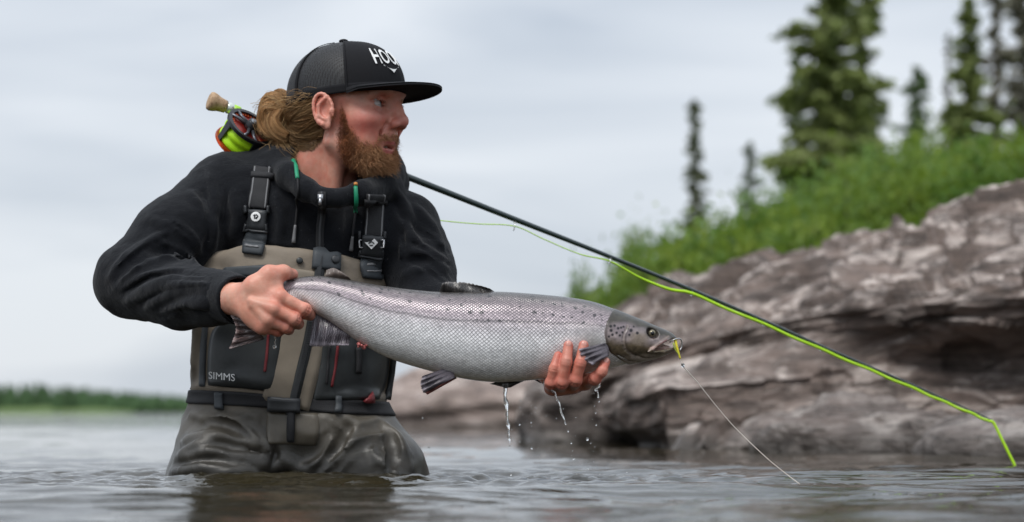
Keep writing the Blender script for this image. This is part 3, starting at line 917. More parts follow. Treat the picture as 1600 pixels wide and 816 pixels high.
# ---- right hand: grips the wrist of the tail, back of the hand to the camera
def hand(lo, hi, wrist, digits, palm_r, thumb, extra=(), h=.0013):
    S = Sdf(lo, hi, h)
    W = P(*wrist[0]); W0 = P(*wrist[1])
    S.cap(W0, W, .027, .026, 0, ys=1.15)
    for pts, rad in digits:
        J = PL(pts); S.cap(W * .72 + J[0] * .28, J[0], palm_r, .0125, .012)
    for pts, rad in digits:
        J = PL(pts)
        S.chain(J, rad, .0035)
        for j in (0, 1): S.ell(J[j], rad[j] * 1.05, .004)
        for j in (1, 2):      # skin creases across the joints
            d_ = J[j + 1] - J[j - 1]; d_ /= np.linalg.norm(d_); o_ = np.array([0, -1.0, 0]); o_ -= d_ * (o_ @ d_); o_ /= np.linalg.norm(o_) + 1e-9; s_ = np.cross(d_, o_)
            for q_ in (-.0022, .0008, .0034):
                S.chain([J[j] + d_ * q_ + (o_ * math.cos(a_) + s_ * math.sin(a_)) * (rad[j] * 1.06) for a_ in (-.9, -.45, 0, .45, .9)], .0006, .0016, 'sub')
    J = PL(thumb[0]); S.cap(W, J[0], .018, .016, .012); S.chain(J, thumb[1], .008)
    for f in extra: f(S)
    return S
fr = [.0108, .0098, .0088, .0074]
dR = [([(438, 464, 3.221), (476, 484, 3.222), (484, 492, 3.256), (470, 492, 3.286)], fr),
      ([(427, 483, 3.214), (460, 499, 3.219), (466, 506, 3.256), (452, 503, 3.288)], fr),
      ([(419, 500, 3.217), (447, 511, 3.226), (451, 515, 3.260), (438, 510, 3.288)], [.0104, .0094, .0084, .0072]),
      ([(410, 511, 3.224), (434, 517, 3.236), (436, 518, 3.262), (426, 512, 3.282)], [.0095, .0084, .0076, .0066])]
thR = ([(398, 447, 3.232), (421, 429, 3.232), (443, 426, 3.240), (457, 429, 3.262)], [.0165, .0138, .0112, .0092])
def exR(S):
    S.ell(P(408, 478, 3.232), (.034, .016, .036), .014)
    S.ell(P(420, 448, 3.232), (.022, .012, .018), .012)
    for (a, b) in (((392, 470, 3.2145), (428, 483, 3.207)), ((395, 478, 3.2145), (418, 500, 3.2095))):
        S.cap(P(*a), P(*b), .0035, .0045, .008)
SR = hand(P(330, 545, 3.16) - .0, np.array([P(505, 400, 3.3)[0], 3.33, P(505, 398, 3.3)[2]]), [(372, 468, 3.262), (335, 464, 3.325)], dR, .0165, thR, [exR])
rV, rQ = SR.extract(1)
# ---- left hand: under the fish, fingers curling up its near flank
fl = [.0102, .0096, .0088, .0076]
dL = [([(862, 606, 3.262), (861, 599, 3.212), (866, 576, 3.2035), (872, 556, 3.2085)], [.0098, .0090, .0082, .0070]),
      ([(876, 606, 3.256), (878, 598, 3.206), (885, 566, 3.1975), (888, 540, 3.2045)], fl),
      ([(894, 603, 3.256), (899, 594, 3.206), (907, 567, 3.1975), (912, 540, 3.2045)], [.0104, .0098, .0090, .0080]),
      ([(914, 598, 3.260), (929, 592, 3.214), (940, 581, 3.207), (946, 566, 3.213)], fl)]
thL = ([(900, 584, 3.345), (925, 572, 3.352), (945, 560, 3.345), (955, 550, 3.334)], [.016, .0135, .011, .009])
def exL(S): S.ell(P(884, 603, 3.30), (.030, .040, .014), .014)
SL = hand(np.array([P(830, 0, 3.4)[0], 3.17, P(0, 625, 3.18)[2]]), np.array([P(968, 0, 3.3)[0], 3.45, P(0, 515, 3.4)[2]]), [(866, 583, 3.372), (845, 565, 3.42)], dL, .0150, thL, [exL])
lV, lQ = SL.extract(1)
def hand_col(V, digits, thumb):
    B = np.tile(np.array([.64, .325, .235]), (len(V), 1)) * (1 + .13 * fbm(V * 70, 3, 16))[:, None]
    for pts, rad in digits + [thumb]:
        J = PL(pts)
        for j, w in ((0, .55), (1, .8), (2, .45), (3, .75)):
            B = tint(B, w * np.exp(-((V - J[j])**2).sum(1) / (.0135**2)), (.56, .155, .115))
    return B
rc = hand_col(rV, dR, thR); lc = hand_col(lV, dL, thL) * np.array([.96, .86, .86])

# ---- the rest of the body, under the clothes (one surface with arms and legs)
S = Sdf((-.80, 3.26, -.80), (.08, 3.84, .58), .010)
S.cap(P(490, 345, 3.64), P(462, 600, 3.62), .125, .115, .0, ys=1.3)
S.cap(P(365, 308, 3.63), P(500, 300, 3.64), .045, .045, .03)
S.cap(P(500, 300, 3.64), P(624, 366, 3.63), .045, .036, .03)
S.chain(PL([(352, 308, 3.62), (278, 374, 3.56), (212, 438, 3.50)]), [.045, .042, .036], .01)
S.chain(PL([(212, 440, 3.50), (285, 463, 3.41), (342, 464, 3.322)]), [.036, .034, .028], .01)
S.chain(PL([(630, 370, 3.62), (652, 420, 3.60), (672, 488, 3.55)]), [.036, .036, .034], .01)
S.chain(PL([(674, 488, 3.55), (765, 530, 3.46), (845, 562, 3.415)]), [.034, .03, .027], .01)
S.cap(P(507, 306, 3.625), P(500, 350, 3.64), .062, .07, .03)
S.chain(np.array([P(395, 680, 3.61), [-.50, 3.56, -.35], [-.50, 3.64, -.74]]), [.085, .06, .045], .03)
S.chain(np.array([P(515, 680, 3.61), [-.24, 3.58, -.35], [-.22, 3.66, -.74]]), [.085, .06, .045], .03)
bV, bQ = S.extract(1)
bc = np.tile(np.array([.55, .29, .21]), (len(bV), 1))

m = Mat('skin'); co = m.coord()
pores = m.noise(co, 420, 3, .6); mott = m.noise(co, 55, 4, .6)
m.set(col=m.mix(0.75, m.attr(), m.mix(m.ramp(mott, [(.3, (0.0,)), (.7, (1.0,))]), (.52, .30, .28), (.52, .58, .58)), 'SOFT_LIGHT'), rough=m.math('ADD', .31, m.math('MULTIPLY', mott, .2)), sss=.07, ssss=.005, sssr=(1.0, .35, .2), spec=.45)
wr = m.noise(m.mapping(co, (1, 1, 1)), 130, 5, .65, .5)
m.bump(m.math('ADD', pores, m.math('MULTIPLY', wr, 1.2)), .45, .0010)
M_SKIN = m.m

pv = np.concatenate([H2W(hV), rV, lV, bV]); o1 = len(hV); o2 = o1 + len(rV); o3 = o2 + len(lV)
me = new_mesh('person', pv - person_origin, np.concatenate([hQ, rQ + o1, lQ + o2, bQ + o3]))
set_col(me, np.clip(np.concatenate([base, rc, lc, bc]), .01, .95))
PERSON = ob('person', me, M_SKIN, label='bearded angler in black hoodie, cap and chest waders holding a salmon in the river', cat='person', loc=person_origin)
PI_ = Matrix.Translation(Vector(-person_origin))
def under(o, parent, ):
    """parent while keeping world coordinates"""
    o.parent = parent
    o.matrix_parent_inverse = parent_world(parent).inverted()
    return o
def parent_world(p):
    M = p.matrix_basis.copy()
    if p.parent: M = parent_world(p.parent) @ p.matrix_parent_inverse @ M
    return M
def pob(name, me, m, parent, **k):
    o = ob(name, me, m, None, **k); return under(o, parent)

# eyes
m = Mat('eyeball'); c = m.attr(); m.set(col=c, rough=.06, spec=.6); M_EYE = m.m
gz_ = np.array([.86, .20, .24]); gz_ /= np.linalg.norm(gz_)
for e in EYE:
    b = MB(); b.sphere((0, 0, 0), .0127, 40, 40)
    V = b.V[0]; n_ = V / np.linalg.norm(V, axis=1)[:, None]; a = n_ @ gz_
    ang = np.degrees(np.arccos(np.clip(a, -1, 1)))
    col_ = np.where(ang[:, None] < 11, np.array([.004, .004, .005]), np.where(ang[:, None] < 29, np.array([.035, .045, .05]), np.array([.52, .46, .44])))
    me = new_mesh('eyeball', H2W(V * (1 + .04 * (ang < 26))[:, None] + e), b.Q); set_col(me, col_)
    pob('eyeball', me, M_EYE, PERSON)
# teeth
b = MB()
for i in range(8):
    a = (i - 3.5) * .155
    b.box(H2W(np.array([.041 + .034 * math.cos(a * 1.6), .032 * math.sin(a * 1.5), -.0535])), (.0028, .0028, .004))
pob('teeth', b.mesh('teeth'), simple('tooth_enamel', (.62, .56, .46), .25, var=.05), PERSON)
# nails
m_nail = simple('nail', (.62, .29, .235), .22, var=.1)
def nail(tip, prev, out):
    d = tip - prev; d /= np.linalg.norm(d); o_ = out - d * (out @ d); o_ /= np.linalg.norm(o_); s_ = np.cross(d, o_)
    R = np.stack([s_, o_, d], 1)
    b = MB(); b.sphere(tip + o_ * .0062 + d * .0005, (.0048, .0022, .0058), 14, 10, R)
    pob('fingernail', b.mesh('fingernail'), m_nail, PERSON)
for pts, rad in dL[1:]:
    J = PL(pts); nail(J[3], J[2], np.array([0, -1.0, .15]))
nail(PL(thR[0])[3], PL(thR[0])[2], np.array([0.1, -.35, 1.0]))

# ---- hair and beard
def hairmat(name, sc_=1.0):
    m = Mat(name); m.set(col=m.attr(), rough=.45, spec=.18); return m.m
M_HAIR = hairmat('hair_strands')
rg = np.random.default_rng(3)
def pal(n, a, b_, rg, jit=.3):
    t = rg.uniform(0, 1, (n, 1)); return (np.array(a) * (1 - t) + np.array(b_) * t) * rg.uniform(1 - jit, 1 + jit, (n, 1))
cand = np.where(bm_ > .02)[0]
pick = rg.choice(cand, 16000, p=bm_[cand]**1.2 / (bm_[cand]**1.2).sum())
p0 = hV[pick] + rg.normal(size=(len(pick), 3)) * .0012; n0_ = hN[pick]
x_, z_ = p0[:, 0:1], p0[:, 2:3]
chin = np.clip((x_ - .032) / .04, 0, 1) * np.clip((-.055 - z_) / .03, 0, 1); mous = ((z_ > -.049) & (x_ > .060)).astype(float)
under_j = np.clip((-.085 - z_) / .02, 0, 1)
L = (.0034 + .0040 * np.clip((.02 - z_) / .06, 0, 1) + .0060 * chin + .001 * under_j) * (1 - .30 * mous) * rg.uniform(.55, 1.25, (len(pick), 1))
d = n0_ * .42 + np.array([.12, 0, -.70]) + np.array([.35, 0, -.1]) * chin + rg.normal(size=p0.shape) * .30
d -= np.minimum((d * n0_).sum(1, keepdims=True) - .12, 0) * n0_
d /= np.linalg.norm(d, axis=1)[:, None]
cu = rg.normal(size=p0.shape) * .75 + np.array([0.15, 0, -.1])
L *= (.45 + .55 * bm_[pick])[:, None]
tt = np.linspace(0, 1, 5)[None, :, None]
path = p0[:, None] + d[:, None] * L[:, None] * tt + (cu[:, None] * L[:, None] * .42) * tt**2
cl = pal(len(pick), (.15, .056, .025), (.34, .130, .056), rg, .4) * (.75 + .5 * sstep(-.6, .6, vnoise(p0 * 110, 77)))[:, None]
lightw = np.clip(chin * 1.0 + mous * 1.2 + np.clip((x_ - .035) / .05, 0, 1) * .8, 0, 1) * rg.uniform(.3, 1, (len(pick), 1))
cl = cl * (1 - lightw) + pal(len(pick), (.52, .28, .14), (.68, .42, .23), rg) * lightw
pob('beard', strands_mesh('beard', H2W(path), .00034, .00013, cl), M_HAIR, PERSON)
# brows and lashes
ps = []
for s in (-1, 1):
    for i in range(240):
        t = rg.uniform(0, 1)
        b0 = np.array([.1005 - .022 * t**1.6, s * (.014 + .036 * t), .0265 + .006 * math.sin(t * 2.6)]) + rg.normal(size=3) * np.array([.0005, .001, .0014])
        dd = np.array([-.30, s * .9, .12 - .5 * t]) + rg.normal(size=3) * .10
        ps.append(b0 + np.linspace(0, 1, 4)[:, None] * dd / np.linalg.norm(dd) * .0060)
    pob('eyebrow', strands_mesh('eyebrow', H2W(np.array(ps)), .0004, .0002, pal(len(ps), (.16, .08, .04), (.30, .17, .08), rg)), M_HAIR, PERSON); ps = []
ps = []
for e in EYE:
    for i in range(26):
        t = rg.uniform(-1, 1); up = rg.uniform() < .75
        b0 = e + np.array([.0150 - .0035 * t * t, .0128 * t, (.0046 if up else -.0030) * (1 - .5 * t * t)])
        ps.append(b0 + np.linspace(0, 1, 4)[:, None] * np.array([.0036, .0015 * t, .0016 if up else -.0012]))
    pob('eyelashes', strands_mesh('eyelashes', H2W(np.array(ps)), .00035, .00015, pal(len(ps), (.05, .03, .02), (.12, .07, .04), rg)), M_HAIR, PERSON); ps = []
# swept-back head hair
TIE = np.array([-.106, -.012, .006])
cand = np.where((scalp > .5) & (hV[:, 2] < .036 + .055 * hV[:, 0]))[0]
pick = rg.choice(cand, 6500)
p0 = hV[pick] + hN[pick] * .001
K = 8; tt = np.linspace(0, 1, K)
TP = TIE + rg.normal(size=p0.shape) * np.array([.004, .010, .010])
c0 = np.array([-.012, 0, .03]); path = p0[:, None] * (1 - tt)[None, :, None] + TP[:, None] * tt[None, :, None]
rel = path - c0; rr = np.array([.098, .0755, .086]); q = np.sqrt(((rel / rr)**2).sum(2, keepdims=True))
path = np.where(q < 1.0, c0 + rel / q, path)
wig = vnoise(p0 * 60, 9)[:, None, None] * .006 + .0011 * rg.normal(size=(len(p0), 1, 3))
bulge = np.sin(math.pi * tt)[None, :, None]
path = path + (path - c0) / np.linalg.norm(path - c0, axis=2, keepdims=True) * (.0030 + .004 * rg.uniform(size=(len(p0), 1, 1))) * bulge + wig * bulge * .6
path[:, :, 2] -= .006 * bulge[:, :, 0] * (p0[:, 2:3] < .0)
streak = (.5 + .5 * vnoise(np.stack([p0[:, 2] * 130, p0[:, 1] * 40, p0[:, 0] * 20], 1), 4))[:, None]
cl = pal(len(p0), (.19, .090, .034), (.30, .155, .062), rg) * (1 - streak) + pal(len(p0), (.46, .275, .125), (.62, .40, .20), rg) * streak
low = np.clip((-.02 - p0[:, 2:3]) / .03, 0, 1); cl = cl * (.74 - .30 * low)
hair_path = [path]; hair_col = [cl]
# the bun: loops of hair coiled round a knot
def loops(n, C, R, ax, spread, t0, t1, tone, thick):
    ax = np.array(ax, float); ax /= np.linalg.norm(ax)
    e1 = np.cross(ax, [0.0, 0.3, 1.0]); e1 /= np.linalg.norm(e1); e2 = np.cross(ax, e1)
    ph = np.linspace(0, 1, 14)
    out = []
    off = rg.normal(size=(n, 2)) * thick; off *= np.minimum(1, 1.7 * thick / (np.linalg.norm(off, axis=1, keepdims=True) + 1e-9))
    for i in range(n):
        th = t0 + (t1 - t0) * ph + rg.normal() * .18
        r = R * (1 + rg.normal() * spread) + off[i, 0]
        out.append(np.array(C) + (np.cos(th) * r)[:, None] * e1 + (np.sin(th) * r * .86)[:, None] * e2 + ax * (off[i, 1] + .004 * np.sin(th * 1.7 + i))[:, None] + .0012 * rg.normal(size=3))
    s_ = (.5 + .5 * vnoise(np.concatenate([off * 420, np.zeros((n, 1))], 1), 8))[:, None]
    c_ = pal(n, tone[0], tone[1], rg, .2) * (1 - s_) + pal(n, tone[2], tone[3], rg, .2) * s_
    return np.array(out), c_
tone = ((.16, .070, .026), (.28, .130, .048), (.56, .315, .140), (.74, .47, .23))
def lock(pts, r, n, shade):
    c = catmull(np.array(pts, float), 14); T = np.gradient(c, axis=0); T /= np.linalg.norm(T, axis=1)[:, None]
    A = np.cross(T, [.3, -.9, .2]); A /= np.linalg.norm(A, axis=1)[:, None]; B = np.cross(T, A)
    o = rg.normal(size=(n, 2)); o *= np.minimum(1, 1.15 / np.linalg.norm(o, axis=1))[:, None]
    rr = r * (.55 + .45 * np.sin(np.linspace(.35, math.pi - .25, 14)))
    tw = np.linspace(0, rg.uniform(-1.2, 1.2), 14); ca, sa = np.cos(tw), np.sin(tw)
    x = o[:, :1] * ca - o[:, 1:] * sa; y = o[:, :1] * sa + o[:, 1:] * ca
    path = c[None] + (x * rr)[..., None] * A[None] + (y * rr)[..., None] * B[None] + rg.normal(size=(n, 1, 3)) * .0006
    s_ = np.clip((.5 + .5 * vnoise(np.concatenate([o * 3.3, np.full((n, 1), r * 900 + pts[0][0] * 500)], 1), 8)) * .8 + .2 * rg.uniform(size=n), 0, 1)[:, None]
    return path, (pal(n, tone[0], tone[1], rg, .2) * (1 - s_) + pal(n, tone[2], tone[3], rg, .2) * s_) * shade
K0 = TIE + np.array([-.004, -.004, 0])
bun = []
for pts, r, n_, sh in (
    ([K0, (-.118, -.030, .030), (-.136, -.030, .034), (-.148, -.028, .016), (-.146, -.028, -.006), (-.130, -.030, -.020)], .0095, 420, 1.0),
    ([K0, (-.122, -.040, .016), (-.136, -.044, .012), (-.142, -.040, -.008), (-.130, -.040, -.026), (-.112, -.036, -.030)], .0095, 420, 1.12),
    ([(-.110, -.030, .020), (-.124, -.042, .002), (-.124, -.044, -.018), (-.112, -.040, -.034), (-.098, -.034, -.040)], .0090, 380, .92),
    ([K0, (-.114, -.016, .034), (-.128, -.010, .044), (-.142, -.008, .034), (-.150, -.010, .014)], .0085, 340, .85),
    ([(-.112, -.026, .028), (-.126, -.036, .030), (-.140, -.038, .022), (-.146, -.034, .004), (-.138, -.034, -.014), (-.120, -.036, -.020)], .0065, 240, 1.2),
    ([K0, (-.128, .004, .026), (-.146, .006, .012), (-.142, .002, -.012), (-.122, -.006, -.026)], .0105, 420, .75),
    ([(-.108, -.036, .010), (-.116, -.046, -.006), (-.110, -.046, -.024), (-.096, -.040, -.036)], .0075, 260, 1.05),
    ([(-.120, -.020, -.010), (-.132, -.024, -.022), (-.124, -.028, -.038), (-.108, -.026, -.046)], .0080, 300, .8),
    ([K0, (-.124, -.020, .010), (-.134, -.018, .000), (-.126, -.014, -.012), (-.114, -.014, -.008)], .0130, 420, .7)):
    bun.append(lock([np.array(q_) + np.array([-.002, 0, .012]) for q_ in pts], r * 1.12, n_, sh))
bp = np.concatenate([x[0] for x in bun]); bcl = np.concatenate([x[1] for x in bun])
pob('hair_bun', strands_mesh('hair_bun', H2W(bp), .00046, .0003, bcl), M_HAIR, PERSON)
# loose tuft on top and wisps
n = 420; tt = np.linspace(0, 1, 9)
tu = []
for i in range(n):
    a = np.array([-.112, -.014, .006]) + rg.normal(size=3) * .006
    e_ = np.array([-.122 - .012 * rg.uniform(-1, 1), -.016 + .012 * rg.normal(), .040 + .018 * rg.uniform(-1, 1)])
    mid = a * .5 + e_ * .5 + np.array([.010, 0, .010]) + rg.normal(size=3) * .003
    tip = e_ + np.array([-.010, 0, .004]) * rg.uniform(.2, 1.5)
    tu.append(catmull([a, mid, e_, tip], 9))
for i in range(260):     # curls falling from the knot to the collar
    a = np.array([-.112, -.02, -.022]) + rg.normal(size=3) * .008
    e_ = np.array([-.098 + .014 * rg.normal(), -.030 + .012 * rg.normal(), -.052 - .016 * rg.uniform()])
    tu.append(catmull([a, a * .4 + e_ * .6 + np.array([-.014, -.006, .008]), e_, e_ + np.array([.008, 0, -.006])], 9))
for i in range(150):     # flyaway hairs round the bun
    th = rg.uniform(0, 6.28); r_ = .024 + .010 * rg.uniform(); c_ = np.array([-.130, -.030 + .012 * rg.normal(), .010]); w_ = rg.uniform(.8, 2.4)
    q_ = th + np.linspace(0, w_, 9)
    tu.append(c_ + np.stack([np.cos(q_) * r_, .006 * np.sin(q_ * 2 + i), np.sin(q_) * r_ * 1.15], 1) * (1 + .18 * np.linspace(0, 1, 9)[:, None] * rg.uniform(-1, 1.6)))
for i in range(38):      # stray hairs over the cap's edge and behind the ear
    a = np.array([-.035 + .03 * rg.normal(), -.074, .030 + .006 * rg.normal()])
    tu.append(catmull([a, a + np.array([-.02, -.010, .012 * rg.uniform(-.5, 1)]), a + np.array([-.045, -.006, .010 * rg.uniform(-1, 1)]), TIE + np.array([.02, -.02, .02])], 9))
tu = np.array(tu)
pob('loose_hair', strands_mesh('loose_hair', H2W(tu), .00036, .00018, pal(len(tu), (.24, .13, .055), (.50, .33, .16), rg)), M_HAIR, PERSON)
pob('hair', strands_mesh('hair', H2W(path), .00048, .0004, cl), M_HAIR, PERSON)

# ---- cap
def capP(phi, t, off=0.0):
    t = np.asarray(t, float); phi = np.asarray(phi, float)
    f = np.maximum(1 - np.clip(t, 0, 1)**2.6, 0) ** .47
    a_ = np.where(np.cos(phi) > 0, .112, .110) * (1 - .05 * t * (np.cos(phi) > 0)) + off; b_ = .0835 + off
    x = a_ * np.cos(phi) * f; y = b_ * np.sin(phi) * f
    z = (.034 + .055 * x) * (1 - t) + t * (.1345 + off)
    return np.stack([x - .001, y, z], -1)
def cap_panel(name, p0_, p1_, t0, t1, np_, nt, off, mat, parent, thick=.0016):
    ph, t = np.meshgrid(np.linspace(p0_, p1_, np_), np.linspace(t0, t1, nt), indexing='ij')
    o_ = off(ph, t) if callable(off) else off
    G = H2W(capP(ph, t, o_).reshape(-1, 3))
    G2 = H2W(capP(ph, t, o_ - thick).reshape(-1, 3))
    idx = np.arange(np_ * nt).reshape(np_, nt); n = np_ * nt
    q = np.stack([idx[:-1, :-1], idx[1:, :-1], idx[1:, 1:], idx[:-1, 1:]], -1).reshape(-1, 4)
    q2 = q[:, ::-1] + n
    rim = []
    for e_ in (idx[0, :], idx[-1, ::-1], idx[::-1, 0], idx[:, -1]):
        rim.append(np.stack([e_[:-1], e_[1:], e_[1:] + n, e_[:-1] + n], -1))
    me = new_mesh(name, np.concatenate([G, G2]), np.concatenate([q, q2] + rim))
    return pob(name, me, mat, parent)
m = Mat('cap_twill'); co = m.coord()
m.set(col=m.mix(m.noise(co, 300, 2), (.005, .005, .0065), (.010, .010, .0125)), rough=.85, spec=.25)
m.bump(m.noise(m.mapping(co, (1, 1, 2)), 900, 2), .3, .0006); M_TWILL = m.m
m = Mat('cap_netting'); co = m.coord()
vo = m.voro(m.mapping(co, (1, 1, 1.25)), 330, rand=.15)
m.set(col=(.014, .014, .016), rough=.6)
tr = m.n('ShaderNodeBsdfTransparent'); mx = m.n('ShaderNodeMixShader')
m.l(m.math('MULTIPLY', m.math('LESS_THAN', vo, .40), .55), mx.inputs[0]); m.l(m.b.outputs[0], mx.inputs[1]); m.l(tr.outputs[0], mx.inputs[2]); m.l(mx.outputs[0], m.out.inputs['Surface'])
M_NET = m.m
SEAM = math.radians(64)
CAP = cap_panel('cap', -SEAM, SEAM, 0, .999, 60, 40, lambda ph, t: .0012 * np.exp(-(ph / .03)**2) + .002 * np.cos(ph)**2 * np.sin(t * 3), M_TWILL, PERSON)
CAP['label'] = 'black trucker cap with white lettering and flat brim'
cap_panel('mesh_panel', SEAM - .01, math.pi + .01, .0, .998, 40, 36, lambda ph, t: -.0012 + .0015 * np.sin(ph * 9) * np.sin(t * 5) * (1 - t), M_NET, CAP, .0008)
cap_panel('mesh_panel', -math.pi - .01, -SEAM + .01, .0, .998, 40, 36, lambda ph, t: -.0012 + .0015 * np.sin(ph * 9) * np.sin(t * 5) * (1 - t), M_NET, CAP, .0008)
cap_panel('sweatband', -math.pi, math.pi, -.05, .10, 90, 5, .0006, M_TWILL, CAP, .002)
for s in (-1, 1): cap_panel('seam', s * SEAM - .018, s * SEAM + .018, 0, .99, 5, 36, .0016, M_TWILL, CAP, .0012)
cap_panel('seam', math.radians(-122), math.radians(-118), 0, .99, 4, 36, .0008, M_TWILL, CAP, .0012)
b = MB(); b.sphere(H2W((.0, 0, .1365)), (.0085, .0085, .0042), 20, 10); pob('button', b.mesh('button'), M_TWILL, CAP)
nb_, nr = 40, 12
ps = np.linspace(-1, 1, nb_)
inner = capP(ps * math.radians(66), np.zeros(nb_), -.001)
ang_ = ps * math.radians(88)
outer = np.stack([.060 + .122 * np.cos(ang_) ** .85, .090 * np.sin(ang_) * (1 - .06 * np.cos(ang_)), np.zeros(nb_)], -1)
outer[:, 2] = .041 - .0015 * (outer[:, 1] / .085)**2
outer[0], outer[-1] = inner[0] + np.array([.004, -.002, -.001]), inner[-1] + np.array([.004, .002, -.001])
f_ = np.linspace(0, 1, nr)[None, :, None]
G = inner[:, None] * (1 - f_) + outer[:, None] * f_
G[:, :, 2] += .004 * np.sin(f_[:, :, 0] * math.pi) - .003 * (np.abs(G[:, :, 1]) / .085)**2 * (f_[:, :, 0])
gN = H2W(G.reshape(-1, 3)); gB = H2W((G - np.array([0, 0, .0038])).reshape(-1, 3))
idx = np.arange(nb_ * nr).reshape(nb_, nr); n = nb_ * nr
q = np.stack([idx[:-1, :-1], idx[:-1, 1:], idx[1:, 1:], idx[1:, :-1]], -1).reshape(-1, 4)
rim = [np.stack([e_[:-1], e_[1:], e_[1:] + n, e_[:-1] + n], -1) for e_ in (idx[0, :], idx[-1, ::-1], idx[::-1, 0], idx[:, -1])]
pob('brim', new_mesh('brim', np.concatenate([gN, gB]), np.concatenate([q, q[:, ::-1] + n] + rim)), M_TWILL, CAP)

def text_geo(s, bold=.0, extrude=0.0):
    c = bpy.data.curves.new('t', 'FONT'); c.body = s; c.size = 1.0; c.offset = bold; c.resolution_u = 4; c.extrude = extrude
    o = bpy.data.objects.new('t', c); COL.objects.link(o)
    dg = bpy.context.evaluated_depsgraph_get(); dg.update()
    me = bpy.data.meshes.new_from_object(o.evaluated_get(dg))
    V = np.array([v.co[:] for v in me.vertices]); Fc = [tuple(p.vertices) for p in me.polygons]
    bpy.data.objects.remove(o); bpy.data.curves.remove(c); bpy.data.meshes.remove(me)
    V[:, 0] -= V[:, 0].min(); V[:, 1] -= V[:, 1].min()
    V[:, 0] /= V[:, 0].max(); V[:, 1] /= V[:, 1].max()
    return V, Fc
M_WHITE = simple('white_thread', (.78, .78, .77), .7, var=.06, scale=200)
V, Fc = text_geo('HOOK', .012)
phi = math.radians(-33) + V[:, 0] * math.radians(44)
# camera sees his right side: letters run from the right temple to the left; letter height grows a little to the ends
tv = .46 + .26 * V[:, 1] + .05 * (np.abs(V[:, 0] - .5) * 2) * (V[:, 1] - .6) - .02
Wd = H2W(capP(phi, tv, .0040))
pob('lettering', new_mesh('lettering', Wd, Fc, smooth=False), M_WHITE, CAP)
b = MB()
arc = np.linspace(-1, 1, 15)
tp = capP(math.radians(-12) + arc * math.radians(12), .40 - .07 * (1 - arc**2), .0042); bt = capP(math.radians(-12) + arc * math.radians(12), .385 - .12 * (1 - np.abs(arc)) ** 1.5, .0042)
b.add(H2W(np.concatenate([tp, bt])), [(i, i + 1, i + 16, i + 15) for i in range(14)])
pob('emblem', b.mesh('emblem', False), M_WHITE, CAP)

# ---- hoodie
S = Sdf((-.76, 3.22, .10), (.10, 3.86, .60), .0042)
S.cap(P(482, 345, 3.64), P(462, 560, 3.63), .150, .142, 0, ys=1.3)
S.cap(P(368, 306, 3.635), P(500, 286, 3.67), .066, .060, .05)
S.cap(P(500, 286, 3.67), P(628, 350, 3.635), .058, .050, .05)
S.ell(P(420, 345, 3.60), (.075, .07, .07), .05)
S.ell(P(578, 366, 3.60), (.062, .07, .06), .05)
S.chain(PL([(352, 308, 3.62), (278, 372, 3.56), (206, 436, 3.50)]), [.073, .067, .061], .03)
S.chain(PL([(206, 440, 3.50), (285, 463, 3.41), (345, 465, 3.325)]), [.060, .053, .043], .02)
S.chain(PL([(636, 362, 3.62), (655, 418, 3.60), (674, 490, 3.55)]), [.060, .058, .053], .03)
S.chain(PL([(674, 490, 3.55), (765, 530, 3.46), (838, 558, 3.415)]), [.053, .043, .036], .02)
# hood: folded collar round the neck with an open front, heap of cloth behind it
S.ell(P(505, 268, 3.555), (.062, .10, .060), .012, 'sub')
S.ell(P(520, 286, 3.50), (.045, .05, .040), .014, 'sub')
col_pts = PL([(505, 309, 3.474), (478, 296, 3.488), (452, 274, 3.525), (440, 256, 3.585), (444, 244, 3.655), (480, 242, 3.71), (540, 246, 3.72), (590, 262, 3.69), (606, 276, 3.62), (598, 290, 3.555), (565, 302, 3.492), (530, 309, 3.474), (505, 309, 3.474)])
S.chain(col_pts, [.013, .017, .021, .024, .027, .03, .03, .027, .024, .021, .017, .013, .013], .012)
S.chain(PL([(418, 262, 3.62), (424, 250, 3.68), (470, 238, 3.735), (540, 240, 3.745), (600, 262, 3.715), (622, 285, 3.66)]), [.022, .03, .035, .035, .03, .02], .025)
S.chain(PL([(600, 290, 3.56), (612, 300, 3.58), (618, 315, 3.59)]), [.016, .016, .012], .02)
S.ell(P(505, 262, 3.565), (.052, .085, .052), .008, 'sub')
# sleeves: pulled folds round the elbow and the shoulder
for pts, r in (([(170, 436), (200, 400), (252, 370)], .010), ([(182, 448), (230, 416), (285, 408), (312, 420)], .010), ([(200, 474), (250, 444), (312, 436)], .009),
               ([(326, 268), (334, 318), (322, 366)], .008), ([(296, 300), (326, 345), (330, 392)], .009), ([(236, 345), (286, 372), (306, 396)], .009),
               ([(365, 300), (372, 340), (362, 376)], .008), ([(650, 326), (680, 366), (692, 402)], .009), ([(632, 392), (668, 400), (700, 424)], .009),
               ([(622, 348), (655, 376), (684, 388)], .008), ([(632, 430), (672, 418), (700, 440)], .008), ([(432, 300), (440, 346), (434, 384)], .006),
               ([(545, 320), (547, 350), (542, 384)], .006), ([(262, 492), (300, 474), (338, 472)], .007), ([(230, 482), (282, 452), (330, 450)], .008), ([(620, 300), (640, 350), (632, 400)], .007)):
    ridge(S, pts, r * .9, r * .25, .009)
for pts, r in (([(205, 410), (250, 393), (300, 405)], .006), ([(195, 460), (245, 430), (315, 428)], .005), ([(318, 300), (330, 350), (318, 400)], .006), ([(262, 355), (296, 384), (312, 410)], .006),
               ([(640, 405), (668, 410), (702, 436)], .006), ([(640, 340), (672, 380), (700, 392)], .005), ([(385, 300), (390, 345), (380, 378)], .005)):
    ridge(S, pts, r, -.001, .008, 'sub')
